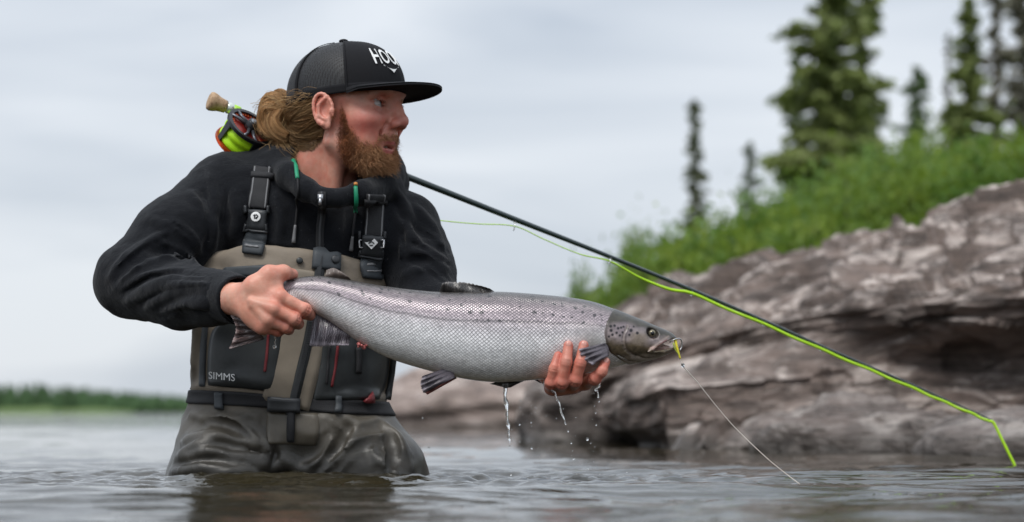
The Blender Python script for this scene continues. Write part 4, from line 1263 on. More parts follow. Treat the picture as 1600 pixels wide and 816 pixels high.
for pts in ([(178, 420), (215, 388), (262, 362)], [(186, 438), (225, 408), (270, 398), (305, 408)], [(190, 452), (232, 428), (290, 420)], [(212, 470), (262, 448), (322, 442)], [(300, 282), (318, 320), (322, 372)],
            [(345, 262), (352, 300), (346, 350)], [(268, 345), (300, 368), (316, 402)], [(250, 378), (284, 392), (304, 404)], [(240, 492), (290, 478), (330, 482)], [(640, 372), (672, 390), (698, 408)], [(628, 400), (660, 412), (692, 440)], [(650, 352), (678, 372), (696, 396)],
            [(610, 330), (626, 360), (628, 410)], [(405, 410 - 40), (440, 384), (470, 380)]):
    ridge(S, pts, .0042, .001, .004)
    ridge(S, [(a_ + 3, b_ + 6) for a_, b_ in pts], .0030, -.001, .004, 'sub')
oV, oQ = S.extract(1)
oN = vnormals(oV, oQ)
oV = oV + oN * (.0022 * fbm(oV * np.array([16, 16, 16]), 3, 31) + .0055 * (.5 - np.abs(fbm(oV * np.array([7, 7, 8]) + 3, 2, 37))) * sstep(.9, .2, np.abs(fbm(oV * 5, 1, 91))) + .0010 * fbm(oV * 45, 2, 33))[:, None]
m = Mat('black_fleece'); co = m.coord()
fz = m.noise(co, 330, 4, .75); pl = m.noise(co, 60, 4, .6)
lint = m.math('GREATER_THAN', m.noise(co, 210, 1, .5), .765)
m.set(col=m.mix(m.math('MULTIPLY', lint, .35), m.mix(pl, (.0058, .0064, .0085), (.0105, .0118, .0150)), (.16, .16, .17)), rough=.95, sheen=.14, sheenr=.45, spec=.15)
m.bump(m.math('ADD', fz, m.math('MULTIPLY', pl, 1.2)), .8, .0022); M_FLEECE = m.m
HOOD = pob('hoodie', new_mesh('hoodie', oV, oQ), M_FLEECE, PERSON, label='black fleece hoodie with zip and green tipped cords')
# ribbed cuff at the gripping wrist
def cuff(pts, r0, r1, ys_, n=56, name='cuff'):
    c = catmull(PL(pts), 12); V = []; Fq = []
    T = np.gradient(c, axis=0); T /= np.linalg.norm(T, axis=1)[:, None]
    rad = list(np.linspace(r0, r1, 12)); prof = [(i, rad[i], 1) for i in range(12)] + [(11, rad[11] - .004, 0), (8, rad[8] - .0055, 0), (4, rad[4] - .006, 0)]
    for i, r, rib in prof:
        nz_ = np.array([0, 0, 1.0]) - T[i] * T[i][2]; nz_ /= np.linalg.norm(nz_); ny = np.cross(T[i], nz_)
        for j in range(n):
            a = 2 * math.pi * j / n
            rr = r + (.0004 * math.cos(j * math.pi) * rib * min(1, i / 4)) + .0012 * math.sin(a * 3 + i * .4)
            V.append(c[i] + rr * (math.cos(a) * nz_ + math.sin(a) * ny / ys_))
    for i in range(len(prof) - 1):
        for j in range(n): Fq.append((i * n + j, i * n + (j + 1) % n, (i + 1) * n + (j + 1) % n, (i + 1) * n + j))
    return np.array(V), np.array(Fq)[:, ::-1]
V, Q = cuff([(334, 463, 3.345), (352, 465, 3.315), (373, 468, 3.284)], .0445, .0395, 1.05)
pob('cuff', new_mesh('cuff', V, Q), M_FLEECE, HOOD)
V, Q = cuff([(825, 552, 3.43), (840, 560, 3.412), (856, 568, 3.392)], .0385, .034, 1.05)
pob('cuff', new_mesh('cuff', V, Q), M_FLEECE, HOOD)

# ---- waders: bib, hips and legs as one skin
S = Sdf((-.665, 3.36, -.84), (-.085, 3.86, .43), .0046)
S.cap(P(458, 428, 3.62), P(451, 585, 3.62), .170, .171, 0, ys=1.28)
S.cap(P(462, 380, 3.62), P(458, 430, 3.62), .150, .168, .03, ys=1.28)
topu = [250, 300, 340, 385, 430, 500, 530, 560, 590, 617, 650]; topv = [418, 402, 388, 378, 381, 391, 396, 403, 415, 436, 462]
def topcut(x, y, z):
    u = 800 + x / y * F; v = np.interp(u.ravel(), topu, topv).reshape(u.shape)
    return (HC - (v - VH) / F * 3.47) - z + .20 * (y - 3.47) * 0
S.fn(lambda x, y, z: topcut(x, y, z), S.lo, S.lo + S.n * S.h, .012, 'sub')
S.cap(P(452, 628, 3.62), P(450, 660, 3.62), .156, .160, .014, ys=1.26)
S.cap(P(395, 688, 3.61), P(500, 690, 3.61), .118, .118, .03, ys=1.1)
legR = np.array([P(385, 690, 3.60), P(352, 750, 3.56), [-.525, 3.55, -.36], [-.52, 3.64, -.78]])
legL = np.array([P(520, 690, 3.60), P(572, 750, 3.57), [-.235, 3.56, -.36], [-.22, 3.66, -.78]])
S.chain(legR, [.108, .092, .078, .068], .03); S.chain(legL, [.108, .098, .078, .068], .03)
for c in (legR[3], legL[3]): S.cap(c + np.array([0, .03, .0]), c + np.array([0, -.17, -.01]), .055, .045, .03)
for pts, r in (([(298, 648), (340, 658), (402, 648)], .010), ([(282, 694), (330, 682), (398, 690), (440, 702)], .013), ([(272, 718), (322, 702), (372, 716)], .013),
               ([(268, 738), (312, 730), (362, 738), (422, 742)], .013), ([(398, 652), (420, 690), (414, 724)], .010), ([(346, 650), (384, 672), (402, 702)], .011),
               ([(500, 650), (528, 682), (502, 722), (482, 752)], .013), ([(528, 648), (560, 664), (592, 656)], .011), ([(562, 662), (540, 702), (492, 746)], .014),
               ([(604, 680), (562, 692), (520, 742)], .013), ([(600, 662), (622, 692), (642, 736)], .014), ([(576, 692), (592, 722), (602, 748)], .010),
               ([(612, 692), (600, 722), (622, 742)], .009), ([(360, 700), (400, 722), (452, 728)], .011), ([(440, 712), (470, 732), (500, 722)], .010),
               ([(306, 470), (312, 520), (304, 590)], .010), ([(340, 600), (380, 592), (420, 604)], .008), ([(320, 420), (350, 436), (372, 452)], .008), ([(602, 470), (612, 540), (600, 612)], .012),
               ([(300, 606), (340, 606), (440, 618)], .009), ([(520, 622), (570, 624), (602, 620)], .009)):
    ridge(S, pts, r * .85, r * .2, .009)
for pts, r in (([(286, 706), (330, 693), (392, 704)], .007), ([(272, 728), (322, 717), (372, 728)], .007), ([(545, 668), (520, 706), (486, 750)], .008), ([(588, 684), (548, 706), (506, 750)], .008),
               ([(410, 660), (430, 700), (424, 730)], .006), ([(608, 668), (616, 702), (612, 742)], .006), ([(318, 655), (360, 668), (395, 690)], .006), ([(512, 660), (534, 690), (515, 715)], .007)):
    ridge(S, pts, r, -.002, .008, 'sub')
wV, wQ = S.extract(1)
wN = vnormals(wV, wQ)
legs_w = sstep(.14, .08, wV[:, 2])
wV = wV + wN * ((.0028 + .0010 * legs_w) * fbm(wV * np.array([11, 11, 14]), 3, 71) + (.003 + .011 * legs_w) * (.45 - np.abs(fbm(wV * np.array([7.5, 7.5, 10]) + 1.7, 2, 79))) + .0012 * fbm(wV * 34, 2, 73))[:, None]
uu = 800 + wV[:, 0] / wV[:, 1] * F; vv = VH - (wV[:, 2] - HC) / wV[:, 1] * F
dry = np.array([.215, .180, .140]); hip = np.array([.098, .088, .072]); low = np.array([.050, .047, .041])
zz_ = wV[:, 2] + .02 * fbm(wV * 16, 3, 5)
colr = dry + sstep(.15, .125, zz_)[:, None] * (hip - dry); colr = colr + sstep(.09, .03, zz_)[:, None] * (low - colr)
stain = sstep(.0, .8, fbm(wV * np.array([14, 14, 22]), 4, 19)); colr *= (1 - .42 * stain)[:, None]
me = new_mesh('waders', wV, wQ); set_col(me, colr)
wet = np.clip(.12 + .88 * sstep(.16, .06, zz_), 0, 1); set_col(me, np.repeat(wet[:, None], 3, 1), 'Wet')
m = Mat('wader_cloth'); co = m.coord()
cw = m.noise(co, 520, 2, .6); mm_ = m.noise(co, 38, 5, .65)
m.set(col=m.mix(.35, m.attr(), m.mix(mm_, (.10, .09, .07), (.8, .75, .7)), 'SOFT_LIGHT'), rough=m.math('SUBTRACT', m.math('ADD', .62, m.math('MULTIPLY', mm_, .25)), m.math('MULTIPLY', m.sep(m.attr('Wet'))[0], .42)), spec=.5)
m.bump(m.math('ADD', cw, m.math('MULTIPLY', mm_, 1.5)), .4, .0016); M_WADER = m.m
WAD = pob('waders', me, M_WADER, PERSON, label='beige and dark grey chest waders, wet below the belt')

# ---- everything sewn or strapped on: laid on the cloth by ray casting
def bvh_of(*vq):
    V = np.concatenate([v for v, q in vq]); off = 0; polys = []
    for v, q in vq: polys += [tuple(int(i) + off for i in f) for f in q]; off += len(v)
    return BVHTree.FromPolygons([Vector(p) for p in V], polys)
BW = bvh_of((wV, wQ)); BH = bvh_of((oV, oQ)); BB = bvh_of((wV, wQ), (oV, oQ))
CAMO = Vector((0, 0, HC))
def hit(bvh, u, v):
    d = Vector(P(u, v, 1.0)) - CAMO; d.normalize()
    h, n, i, t = bvh.ray_cast(CAMO, d)
    if h is None: return None, None
    if n.dot(d) > 0: n = -n
    return np.array(h), np.array(n)
def patch(name, left, right, m, parent, bvh, off=.002, thick=.003, nu=10, nv=24, smooth=2, dome=0.0, sub=True, edge_n=None):
    """cloth or webbing between two pixel polylines, with thickness, lying on the garment"""
    A = catmull(np.array(left, float), nv) if len(left) > 2 else np.linspace(left[0], left[1], nv)
    B = catmull(np.array(right, float), nv) if len(right) > 2 else np.linspace(right[0], right[1], nv)
    f = np.linspace(0, 1, nu)[None, :, None]
    G = A[:, None] * (1 - f) + B[:, None] * f
    Pq = np.zeros((nv, nu, 3)); Nq = np.zeros((nv, nu, 3)); last = None
    for i in range(nv):
        for j in range(nu):
            h, n = hit(bvh, *G[i, j])
            if h is None and last is not None: h, n = P(G[i, j, 0], G[i, j, 1], last[0][1]), last[1]
            if h is None: h, n = P(G[i, j, 0], G[i, j, 1], 3.47), np.array([0, -1.0, 0])
            Pq[i, j], Nq[i, j] = h, n; last = (h, n)
    Dp = Pq[..., 1].copy()
    for _ in range(smooth):
        Dp[1:-1] = np.minimum(Dp[1:-1], (Dp[:-2] + 2 * Dp[1:-1] + Dp[2:]) / 4); Dp[:, 1:-1] = np.minimum(Dp[:, 1:-1], (Dp[:, :-2] + 2 * Dp[:, 1:-1] + Dp[:, 2:]) / 4)
    sc_ = (Dp / Pq[..., 1])[..., None]
    Pq = np.array([0, 0, HC]) + (Pq - np.array([0, 0, HC])) * sc_
    Nq = Nq + np.array([0, -.8, 0]); Nq /= np.linalg.norm(Nq, axis=2, keepdims=True)
    bulge = dome * (np.sin(np.linspace(0, math.pi, nv))[:, None] * np.sin(np.linspace(0, math.pi, nu))[None]) ** .5
    T = Pq + Nq * (off + thick + bulge)[..., None] if dome else Pq + Nq * (off + thick)
    T[[0, -1]] -= Nq[[0, -1]] * thick * .45; T[:, [0, -1]] -= Nq[:, [0, -1]] * thick * .45
    Bt = Pq - Nq * .004
    idx = np.arange(nv * nu).reshape(nv, nu); n = nv * nu
    q = np.stack([idx[:-1, :-1], idx[1:, :-1], idx[1:, 1:], idx[:-1, 1:]], -1).reshape(-1, 4)
    rim = [np.stack([e_[1:], e_[:-1], e_[:-1] + n, e_[1:] + n], -1) for e_ in (idx[0, ::-1], idx[-1, :], idx[:, 0], idx[::-1, -1])]
    V = np.concatenate([T.reshape(-1, 3), Bt.reshape(-1, 3)])
    me = new_mesh(name, V, np.concatenate([q, q[:, ::-1] + n] + rim))
    bm = bmesh.new(); bm.from_mesh(me); bmesh.ops.recalc_face_normals(bm, faces=bm.faces); bm.to_mesh(me); bm.free()
    me.polygons.foreach_set('use_smooth', np.ones(len(me.polygons), dtype=bool))
    return pob(name, me, m, parent)
def ribbon(name, path, wpx, m, parent, bvh, off=.002, thick=.002, nv=26, nu=5, smooth=3, **k):
    c = catmull(np.array(path, float), nv) if len(path) > 2 else np.linspace(path[0], path[1], nv)
    t = np.gradient(c, axis=0); t /= np.linalg.norm(t, axis=1)[:, None]; s_ = np.stack([-t[:, 1], t[:, 0]], 1)
    w = np.broadcast_to(np.asarray(wpx, float), (nv,))[:, None] * .5
    if s_[0, 0] > 0: s_ = -s_
    return patch(name, list(c + s_ * w), list(c - s_ * w), m, parent, bvh, off, thick, nu, nv, smooth, **k)

M_DARK = simple('dark_panel_cloth', (.022, .025, .026), .40, var=.6, scale=30, bump=.35)
M_SLATE = simple('slate_cloth', (.036, .042, .048), .6, var=.25, scale=80, bump=.25)
M_WEB = simple('black_webbing', (.012, .012, .014), .75, var=.3, scale=500, bump=.5)
M_PIPE = simple('grey_piping', (.17, .17, .175), .6, var=.1)
M_PLAST = simple('grey_plastic', (.026, .028, .031), .45, var=.15, scale=120, bump=.1)
M_BEIGE = simple('beige_band', (.205, .172, .132), .7, var=.18, scale=45, bump=.3)
M_RED = simple('red_trim', (.16, .018, .022), .5, var=.2)
M_METAL = simple('worn_metal', (.45, .45, .46), .35, metal=1.0, var=.2)
M_GREEN = simple('green_sleeve', (.012, .26, .13), .45, var=.1)
M_ORANGE = simple('orange_knot', (.55, .22, .05), .6, var=.1)
M_HIPP = simple('hip_panel', (.105, .09, .068), .42, var=.3, scale=35, bump=.4)

# pockets and panels
patch('pocket_panel', [(352, 500), (332, 520), (326, 560), (326, 602)], [(446, 500), (444, 530), (438, 570), (430, 612)], M_DARK, WAD, BW, .0015, .004, 16, 22, dome=.006)
patch('pocket_panel', [(505, 500), (500, 545), (494, 590), (486, 628)], [(596, 500), (607, 545), (604, 590), (592, 624)], M_DARK, WAD, BW, .0015, .004, 16, 22, dome=.006)
patch('pocket_flap', [(352, 418), (348, 424), (352, 432)], [(415, 414), (424, 422), (424, 432)], M_SLATE, WAD, BW, .001, .003, 12, 8)
ribbon('side_seam', [(322, 500), (318, 545), (316, 604)], 9, M_SLATE, WAD, BW, .001, .003)
ribbon('side_seam', [(612, 470), (616, 540), (606, 625)], 8, M_DARK, WAD, BW, .001, .003)
ribbon('front_band', [(490, 424), (480, 500), (446, 634)], 76, M_BEIGE, WAD, BW, .0035, .003, 34, 9)
ZP = [(503, 394), (497, 440), (484, 520), (468, 590), (454, 650)]
ribbon('zipper', ZP, 15, M_DARK, WAD, BW, .0055, .003, 60, 5)
c = catmull(np.array(ZP, float), 86); b = MB()
for i, (u, v) in enumerate(c):
    h, n = hit(BW, u, v)
    if h is None: continue
    b.box(h + np.array([0, -.0105, 0]), (.0042 if i % 2 else .0036, .0016, .0012))
z_ = pob('zipper_teeth', b.mesh('zipper_teeth', False), M_PLAST, WAD); z_['kind'] = 'stuff'
ribbon('red_pull_cord', [(421, 520), (419, 550), (415, 582)], 4, M_RED, WAD, BW, .010, .002)
ribbon('red_pull_cord', [(527, 535), (523, 570), (517, 604)], 4, M_RED, WAD, BW, .010, .002)
ribbon('zip_garage', [(514, 540), (511, 575), (509, 600)], 4, M_WEB, WAD, BW, .010, .002)
patch('red_tab', [(566, 626), (570, 629)], [(580, 617), (582, 628)], M_RED, WAD, BW, .012, .002, 4, 4)
ribbon('zipper_pull', [(557, 544), (558, 562), (557, 584)], 8, M_WEB, WAD, BW, .014, .004, 14, 4)
patch('snap_tab', [(489, 392), (487, 420)], [(532, 396), (531, 424)], M_SLATE, WAD, BB, .008, .004, 8, 8)
def stud(u, v, r, m, parent, off, name='snap_button', bvh=None):
    h, n = hit(bvh or BB, u, v)
    b = MB(); b.lathe([(0, r), (.002, r), (.0035, r * .8), (.004, r * .2)], h + n * off, n, 18); return pob(name, b.mesh(name), m, parent)
stud(521, 408, .0075, M_PLAST, WAD, .012); stud(468, 408, .0058, M_DARK, WAD, .003)
# lettering on the pocket
V, Fc = text_geo('SIMMS', .0)
Wt = []
for x, y, _ in V:
    u = 328 + 41 * x; v = 592 + 4 * x - (11 if True else 0) * y
    h, n = hit(BW, u, v); Wt.append(h + np.array([0, -.0165, 0]))
pob('lettering', new_mesh('lettering', np.array(Wt), Fc, False), M_WHITE, WAD)
b = MB()
h, _ = hit(BW, 364, 585)

# hip panel under the belt
patch('hip_panel', [(418, 644), (416, 670), (420, 694)], [(496, 646), (499, 672), (494, 696)], M_HIPP, WAD, BW, .001, .002, 12, 12)
# belt: a closed loop round the waist
def ring_belt(z0, z1, off, m, name, nn=120, nz=6):
    V = []; cx, cy = P(451, 628, 3.62)[0], 3.62
    for k in range(nz):
        rr = []
        for j in range(nn):
            a = 2 * math.pi * j / nn
            d = Vector((math.cos(a), math.sin(a), 0)); zc = z0 + (z1 - z0) * k / (nz - 1) - .030 * ((cx + .17 * math.cos(a)) - cx) / .17 * .35
            o_ = Vector((cx, cy, zc)) + d * .6
            h, n, i, t = BW.ray_cast(o_, -d); rr.append((h - Vector((cx, cy, zc))).length if h is not None else .15)
        rr = np.array(rr); rr = np.maximum(rr, (np.roll(rr, 1) + np.roll(rr, -1) + rr) / 3)
        for j in range(nn):
            a = 2 * math.pi * j / nn; zc = z0 + (z1 - z0) * k / (nz - 1) - .030 * math.cos(a) * .35
            e = off + (.001 if 0 < k < nz - 1 else 0)
            V.append((cx + (rr[j] + e) * math.cos(a), cy + (rr[j] + e) * math.sin(a), zc))
    Fq = [(k * nn + j, k * nn + (j + 1) % nn, (k + 1) * nn + (j + 1) % nn, (k + 1) * nn + j) for k in range(nz - 1) for j in range(nn)]
    return pob(name, new_mesh(name, np.array(V), np.array(Fq)), m, WAD)
BELT = ring_belt(P(0, 639, 3.47)[2], P(0, 618, 3.47)[2], .004, M_WEB, 'belt')
md = BELT.modifiers.new('thick', 'SOLIDIFY'); md.thickness = .004; md.offset = -1
patch('belt_loop', [(338, 612), (338, 640)], [(350, 613), (350, 641)], M_SLATE, WAD, BW, .008, .003, 5, 8)
patch('belt_buckle', [(420, 619), (419, 643)], [(470, 622), (469, 646)], M_PLAST, WAD, BW, .010, .006, 10, 8)
patch('belt_loop', [(524, 620), (523, 646)], [(534, 620), (533, 646)], M_SLATE, WAD, BW, .008, .003, 5, 8)
ribbon('strap_end', [(456, 640), (456, 665), (455, 690)], 11, M_WEB, WAD, BW, .010, .003, 14, 4)

# shoulder straps with buckles
def strap(path, bu, emblem, wid, tilt):
    (u0, v0), (u1, v1), (u2, v2) = path
    top = ribbon('suspender', path[:2], wid, M_WEB, PERSON, BB, .003, .0028, 30, 7)
    for s in (-1, 1):
        d = wid * .40 * s
        ribbon('piping', [(u0 + d, v0), (u1 + d, v1)], 2.2, M_PIPE, top, BB, .0055, .001, 22, 3)
    ribbon('keeper', [(u0 - wid * .62, v0 + 12), (u0 + wid * .62, v0 + 14)], 9, M_WEB, PERSON, BB, .006, .003, 10, 4)
    bx, by = bu
    a = patch('buckle', [(bx - 15, by - 15), (bx - 16, by), (bx - 19, by + 16)], [(bx + 17, by - 12), (bx + 15, by + 2), (bx + 14, by + 20)], M_PLAST, PERSON, BB, .007, .006, 9, 10)
    for s in (-1, 1):
        ribbon('prong', [(bx + s * 19 - 1, by - 20), (bx + s * 18.5 - 1, by - 8)], 4.5, M_PLAST, a, BB, .006, .005, 8, 3)
        ribbon('prong', [(bx + s * 16 - 2, by + 8), (bx + s * 18 - 3, by + 20)], 4.5, M_PLAST, a, BB, .006, .005, 8, 3)
    ribbon('bar', [(bx - 20, by + 17), (bx + 17, by + 22)], 5, M_PLAST, a, BB, .008, .005, 10, 4)
    h, n = hit(BB, bx, by); n = np.array([-.05, -.98, .12]); n /= np.linalg.norm(n); b = MB()
    if emblem == 'oval':
        b.lathe([(0, .0085), (.0012, .0085), (.0014, .0075)], h + n * .0150, n, 26); em = pob('emblem', b.mesh('emblem'), M_WHITE, a)
        b = MB(); o = h + n * .0170
        b.tube(np.array([o + np.array([-.004, 0, .002]), o + np.array([-.001, 0, .004]), o + np.array([-.002, 0, -.003]), o + np.array([.002, 0, -.001])]), .0011, 5)
        b.tube(np.array([o + np.array([.001, 0, .004]), o + np.array([.004, 0, .001]), o + np.array([.001, 0, -.004])]), .0011, 5)
        pob('emblem_mark', b.mesh('emblem_mark'), M_PLAST, a)
    else:
        o = h + n * .0165; r = .0115
        V = [o + np.array([0, 0, r]), o + np.array([r, 0, 0]), o + np.array([0, 0, -r]), o + np.array([-r, 0, 0])]
        V += [v - n * .003 for v in V]
        b.add(V, [(0, 3, 2, 1), (4, 5, 6, 7), (0, 1, 5, 4), (1, 2, 6, 5), (2, 3, 7, 6), (3, 0, 4, 7)]); pob('emblem', b.mesh('emblem', False), M_WHITE, a)
        b = MB(); o = o - np.array([0, .0015, 0])
        b.tube(np.array([o + np.array([-.005, 0, -.002]), o + np.array([0, 0, .002]), o + np.array([.005, 0, -.002])]), .0011, 5); b.tube(np.array([o + np.array([-.003, 0, -.005]), o + np.array([.003, 0, -.005])]), .0009, 5)
        pob('emblem_mark', b.mesh('emblem_mark'), M_PLAST, a)
        for s in (-1, 1):
            b = MB(); e = h + n * .012 + np.array([s * .021, 0, -.001])
            b.tube(np.array([e + np.array([-s * .006, 0, .006]), e + np.array([0, 0, .006]), e + np.array([0, 0, -.007]), e + np.array([-s * .006, 0, -.007])]), .0017, 7); pob('wire_loop', b.mesh('wire_loop'), M_METAL, a)
    tb = patch('strap_tab', [(bx - 18, by + 20), (bx - 20, by + 34), (u2 - 15, v2)], [(bx + 16, by + 24), (bx + 14, by + 36), (u2 + 15, v2 + 4)], M_SLATE, PERSON, BB, .006, .003, 8, 14)
    for k in (10, 18): ribbon('stitch_bar', [(u2 - 10, v2 - k), (u2 + 11, v2 - k + 2)], 2.2, M_PIPE, tb, BB, .0095, .001, 8, 3)
strap([(411, 262), (403, 326), (395, 396)], (402, 342), 'oval', 29, 0)
strap([(587, 304), (583, 372), (581, 434)], (582, 382), 'diamond', 29, 0)

# hoodie zip, cords
ZH = [(503, 300), (503, 330), (500, 360), (500, 392)]
ribbon('zip_tape', ZH, 13, M_WEB, HOOD, BH, .001, .0015, 30, 5)
ribbon('zip_coil', ZH, 4, M_PLAST, HOOD, BH, .003, .0015, 30, 3)
h, n = hit(BH, 502, 309); b = MB(); b.box(h + n * .006, (.0045, .002, .006)); b.tube(np.array([h + n * .008, h + n * .009 + np.array([0, 0, -.012])]), [.0022, .003], 8)
pob('zip_slider', b.mesh('zip_slider'), M_METAL, HOOD)
def cord(pts, split, end):
    q = []
    for u, v in catmull(np.array(pts, float), 28):
        h, n = hit(BB, u, v); q.append(h + np.array([0, -.0045, 0]))
    q = np.array(q); q[1:-1, 1] = np.minimum(q[1:-1, 1], (q[:-2, 1] + q[2:, 1]) / 2)
    b = MB(); b.tube(q, .0020, 7); co_ = pob('drawstring', b.mesh('drawstring'), M_WEB, PERSON)
    b = MB(); b.tube(q[:split], .0036, 10); pob('cord_sleeve', b.mesh('cord_sleeve'), M_GREEN, co_)
    b = MB(); b.tube(q[:2] + np.array([0, 0, .006]), .0034, 8); pob('cord_knot', b.mesh('cord_knot'), M_ORANGE, co_)
    b = MB(); b.tube(q[end:], np.linspace(.0022, .0036, len(q[end:])), 8); pob('cord_tip', b.mesh('cord_tip'), M_PIPE, co_)
cord([(462, 248), (464, 270), (466, 292), (464, 330), (462, 350), (459, 380)], 9, 22)
cord([(556, 292), (557, 312), (556, 332), (553, 352), (551, 372), (549, 392)], 12, 21)

# ------------------------------------------------------------------ the salmon
FY = 3.262
st_top = [(388, 497), (412, 470), (441, 441), (474, 433), (503, 431.5), (548, 438), (606, 448), (680, 456), (735, 457), (780, 456), (835, 459.5), (889, 465), (929, 472.5), (964, 485), (985, 494)]
st_bot = [(412, 527), (442, 507), (480, 481), (495, 491), (516, 503), (552, 529), (606, 559), (672, 580), (730, 593), (780, 597.5), (835, 594), (889, 588), (932, 581), (960, 574), (980, 569)]
st_w = [.011, .016, .021, .0235, .0265, .033, .041, .0485, .0515, .053, .0535, .0530, .051, .046, .041]
NS, NP = 190, 96
T_ = catmull(np.array(st_top, float), NS); B_ = catmull(np.array(st_bot, float), NS); W_ = catmull(np.stack([st_w, st_w], 1), NS)[:, 0]
ph = np.linspace(0, 2 * math.pi, NP + 1)        # 0 = back, pi = belly; near flank at pi/2
Cc = (T_ + B_) / 2; Hh = (T_ - B_) / 2
cc3 = np.array([P(u, v, FY) for u, v in Cc]); hh3 = np.array([P(u, v, FY) for u, v in T_]) - cc3
cs, sn = np.cos(ph), np.sin(ph)
cs2 = np.sign(cs) * np.abs(cs) ** .96; sn2 = np.sign(sn) * np.abs(sn) ** .88
bV_ = cc3[:, None] + hh3[:, None] * cs2[None, :, None] + np.array([0, -1.0, 0]) * (W_[:, None] * sn2[None])[..., None]
arc = np.concatenate([[0], np.cumsum(np.linalg.norm(np.diff(cc3, axis=0), axis=1))])
hl_ = np.linalg.norm(hh3, axis=1)
wrp = (.070 / hl_) ** .42; arcw = np.concatenate([[0], np.cumsum(np.diff(arc) * (wrp[1:] + wrp[:-1]) / 2)])
uvU = np.broadcast_to(arcw[:, None], (NS, NP + 1)); uvV = (ph[None] - math.pi / 2 + .30) * (hl_ * wrp)[:, None]
rowt = np.broadcast_to((ph / math.pi)[None], (NS, NP + 1)); rowt = np.where(rowt > 1, 2 - rowt, rowt)   # 0 back .. 1 belly
idx = np.arange(NS * (NP + 1)).reshape(NS, NP + 1)
Q = np.stack([idx[:-1, :-1], idx[:-1, 1:], idx[1:, 1:], idx[1:, :-1]], -1).reshape(-1, 4)
me = new_mesh('salmon', bV_.reshape(-1, 3), Q[:, ::-1])
set_uv(me, np.stack([uvU, uvV], -1).reshape(-1, 2))
stops = np.array([0, .14, .26, .38, .52, .64, .80, .93, 1.0])
cR = np.array([(.045, .042, .036), (.095, .085, .080), (.28, .225, .24), (.52, .435, .47), (.96, .94, .95), (.97, .97, .98), (.96, .95, .94), (.84, .79, .73), (.70, .64, .57)])
rt = (rowt + .025 * fbm(np.stack([uvU * 16, uvV * 16, uvU * 0], -1), 2, 3)).clip(0, 1)
colr = np.stack([np.interp(rt, stops, cR[:, k]) for k in range(3)], -1)
# dull smear behind the gill cover, pinkish belly towards the vent
fu = 800 + bV_[..., 0] / FY * F; fv = VH - (bV_[..., 2] - HC) / FY * F
g = np.exp(-((fu - 925) / 30)**2 - ((fv - 540) / 26)**2)[..., None] * .75; colr = colr * (1 - g) + np.array([.13, .115, .095]) * g
g = np.exp(-((fu - 530) / 38)**2 - ((fv - 515) / 16)**2)[..., None] * .45; colr = colr * (1 - g) + np.array([.62, .46, .42]) * g
set_col(me, colr.reshape(-1, 3))
hl2 = sstep(.93, .80, rowt) * sstep(.02, .10, rowt) * (1 - np.exp(-((fu - 925) / 34)**2 - ((fv - 540) / 28)**2) * .8)
set_col(me, np.repeat(hl2.reshape(-1, 1), 3, 1), 'Scale')
m = Mat('salmon_skin')
uv = m.n('ShaderNodeUVMap', uv_map='UVMap').outputs[0]
wp = m.n('ShaderNodeTexNoise'); m.l(uv, wp.inputs['Vector']); wp.inputs['Scale'].default_value = 26; wp.inputs['Detail'].default_value = 3
wm = m.n('ShaderNodeVectorMath', operation='MULTIPLY_ADD'); m.l(wp.outputs['Color'], wm.inputs[0]); wm.inputs[1].default_value = (.0075, .0075, 0); m.l(uv, wm.inputs[2])
x, y, _ = m.sep(wm.outputs[0]); y = m.math('SUBTRACT', y, .00375)
PX, PY = .0066, .0056
ua = m.math('DIVIDE', x, PX); va = m.math('DIVIDE', y, PY)
A = m.math('ADD', ua, va); B = m.math('SUBTRACT', ua, va)
fa = m.math('FRACT', A); fb = m.math('FRACT', B)
ea = m.math('MINIMUM', fa, m.math('SUBTRACT', 1.0, fa)); eb = m.math('MINIMUM', fb, m.math('SUBTRACT', 1.0, fb))
edge = m.math('MINIMUM', ea, eb)                       # 0 on the outline of a scale
cell = m.n('ShaderNodeCombineXYZ'); m.l(m.math('FLOOR', A), cell.inputs[0]); m.l(m.math('FLOOR', B), cell.inputs[1])
wn_ = m.n('ShaderNodeTexWhiteNoise', noise_dimensions='2D'); m.l(cell.outputs[0], wn_.inputs['Vector'])
rnd = wn_.outputs['Value']
smask = m.sep(m.attr('Scale'))[0]
lines = m.math('MULTIPLY', m.ramp(edge, [(0.03, (1.0,)), (0.17, (0.0,))]), smask)
bright = m.math('ADD', .84, m.math('MULTIPLY', rnd, .28))
bright = m.math('MULTIPLY', bright, m.math('ADD', .72, m.math('MULTIPLY', m.noise(m.mapping(uv, (1.0, 2.2, 1.0)), 22, 4, .6, .5), .56)))  # patchy glare, like a broken reflection, painted into the skin colour
c0 = m.n('ShaderNodeVectorMath', operation='SCALE'); m.l(m.attr(), c0.inputs[0]); m.l(bright, c0.inputs['Scale'])
base_ = m.mix(m.math('MULTIPLY', lines, m.ramp(y, [(.0, (.86,)), (.05, (.60,))])), c0.outputs[0], (.050, .046, .052))
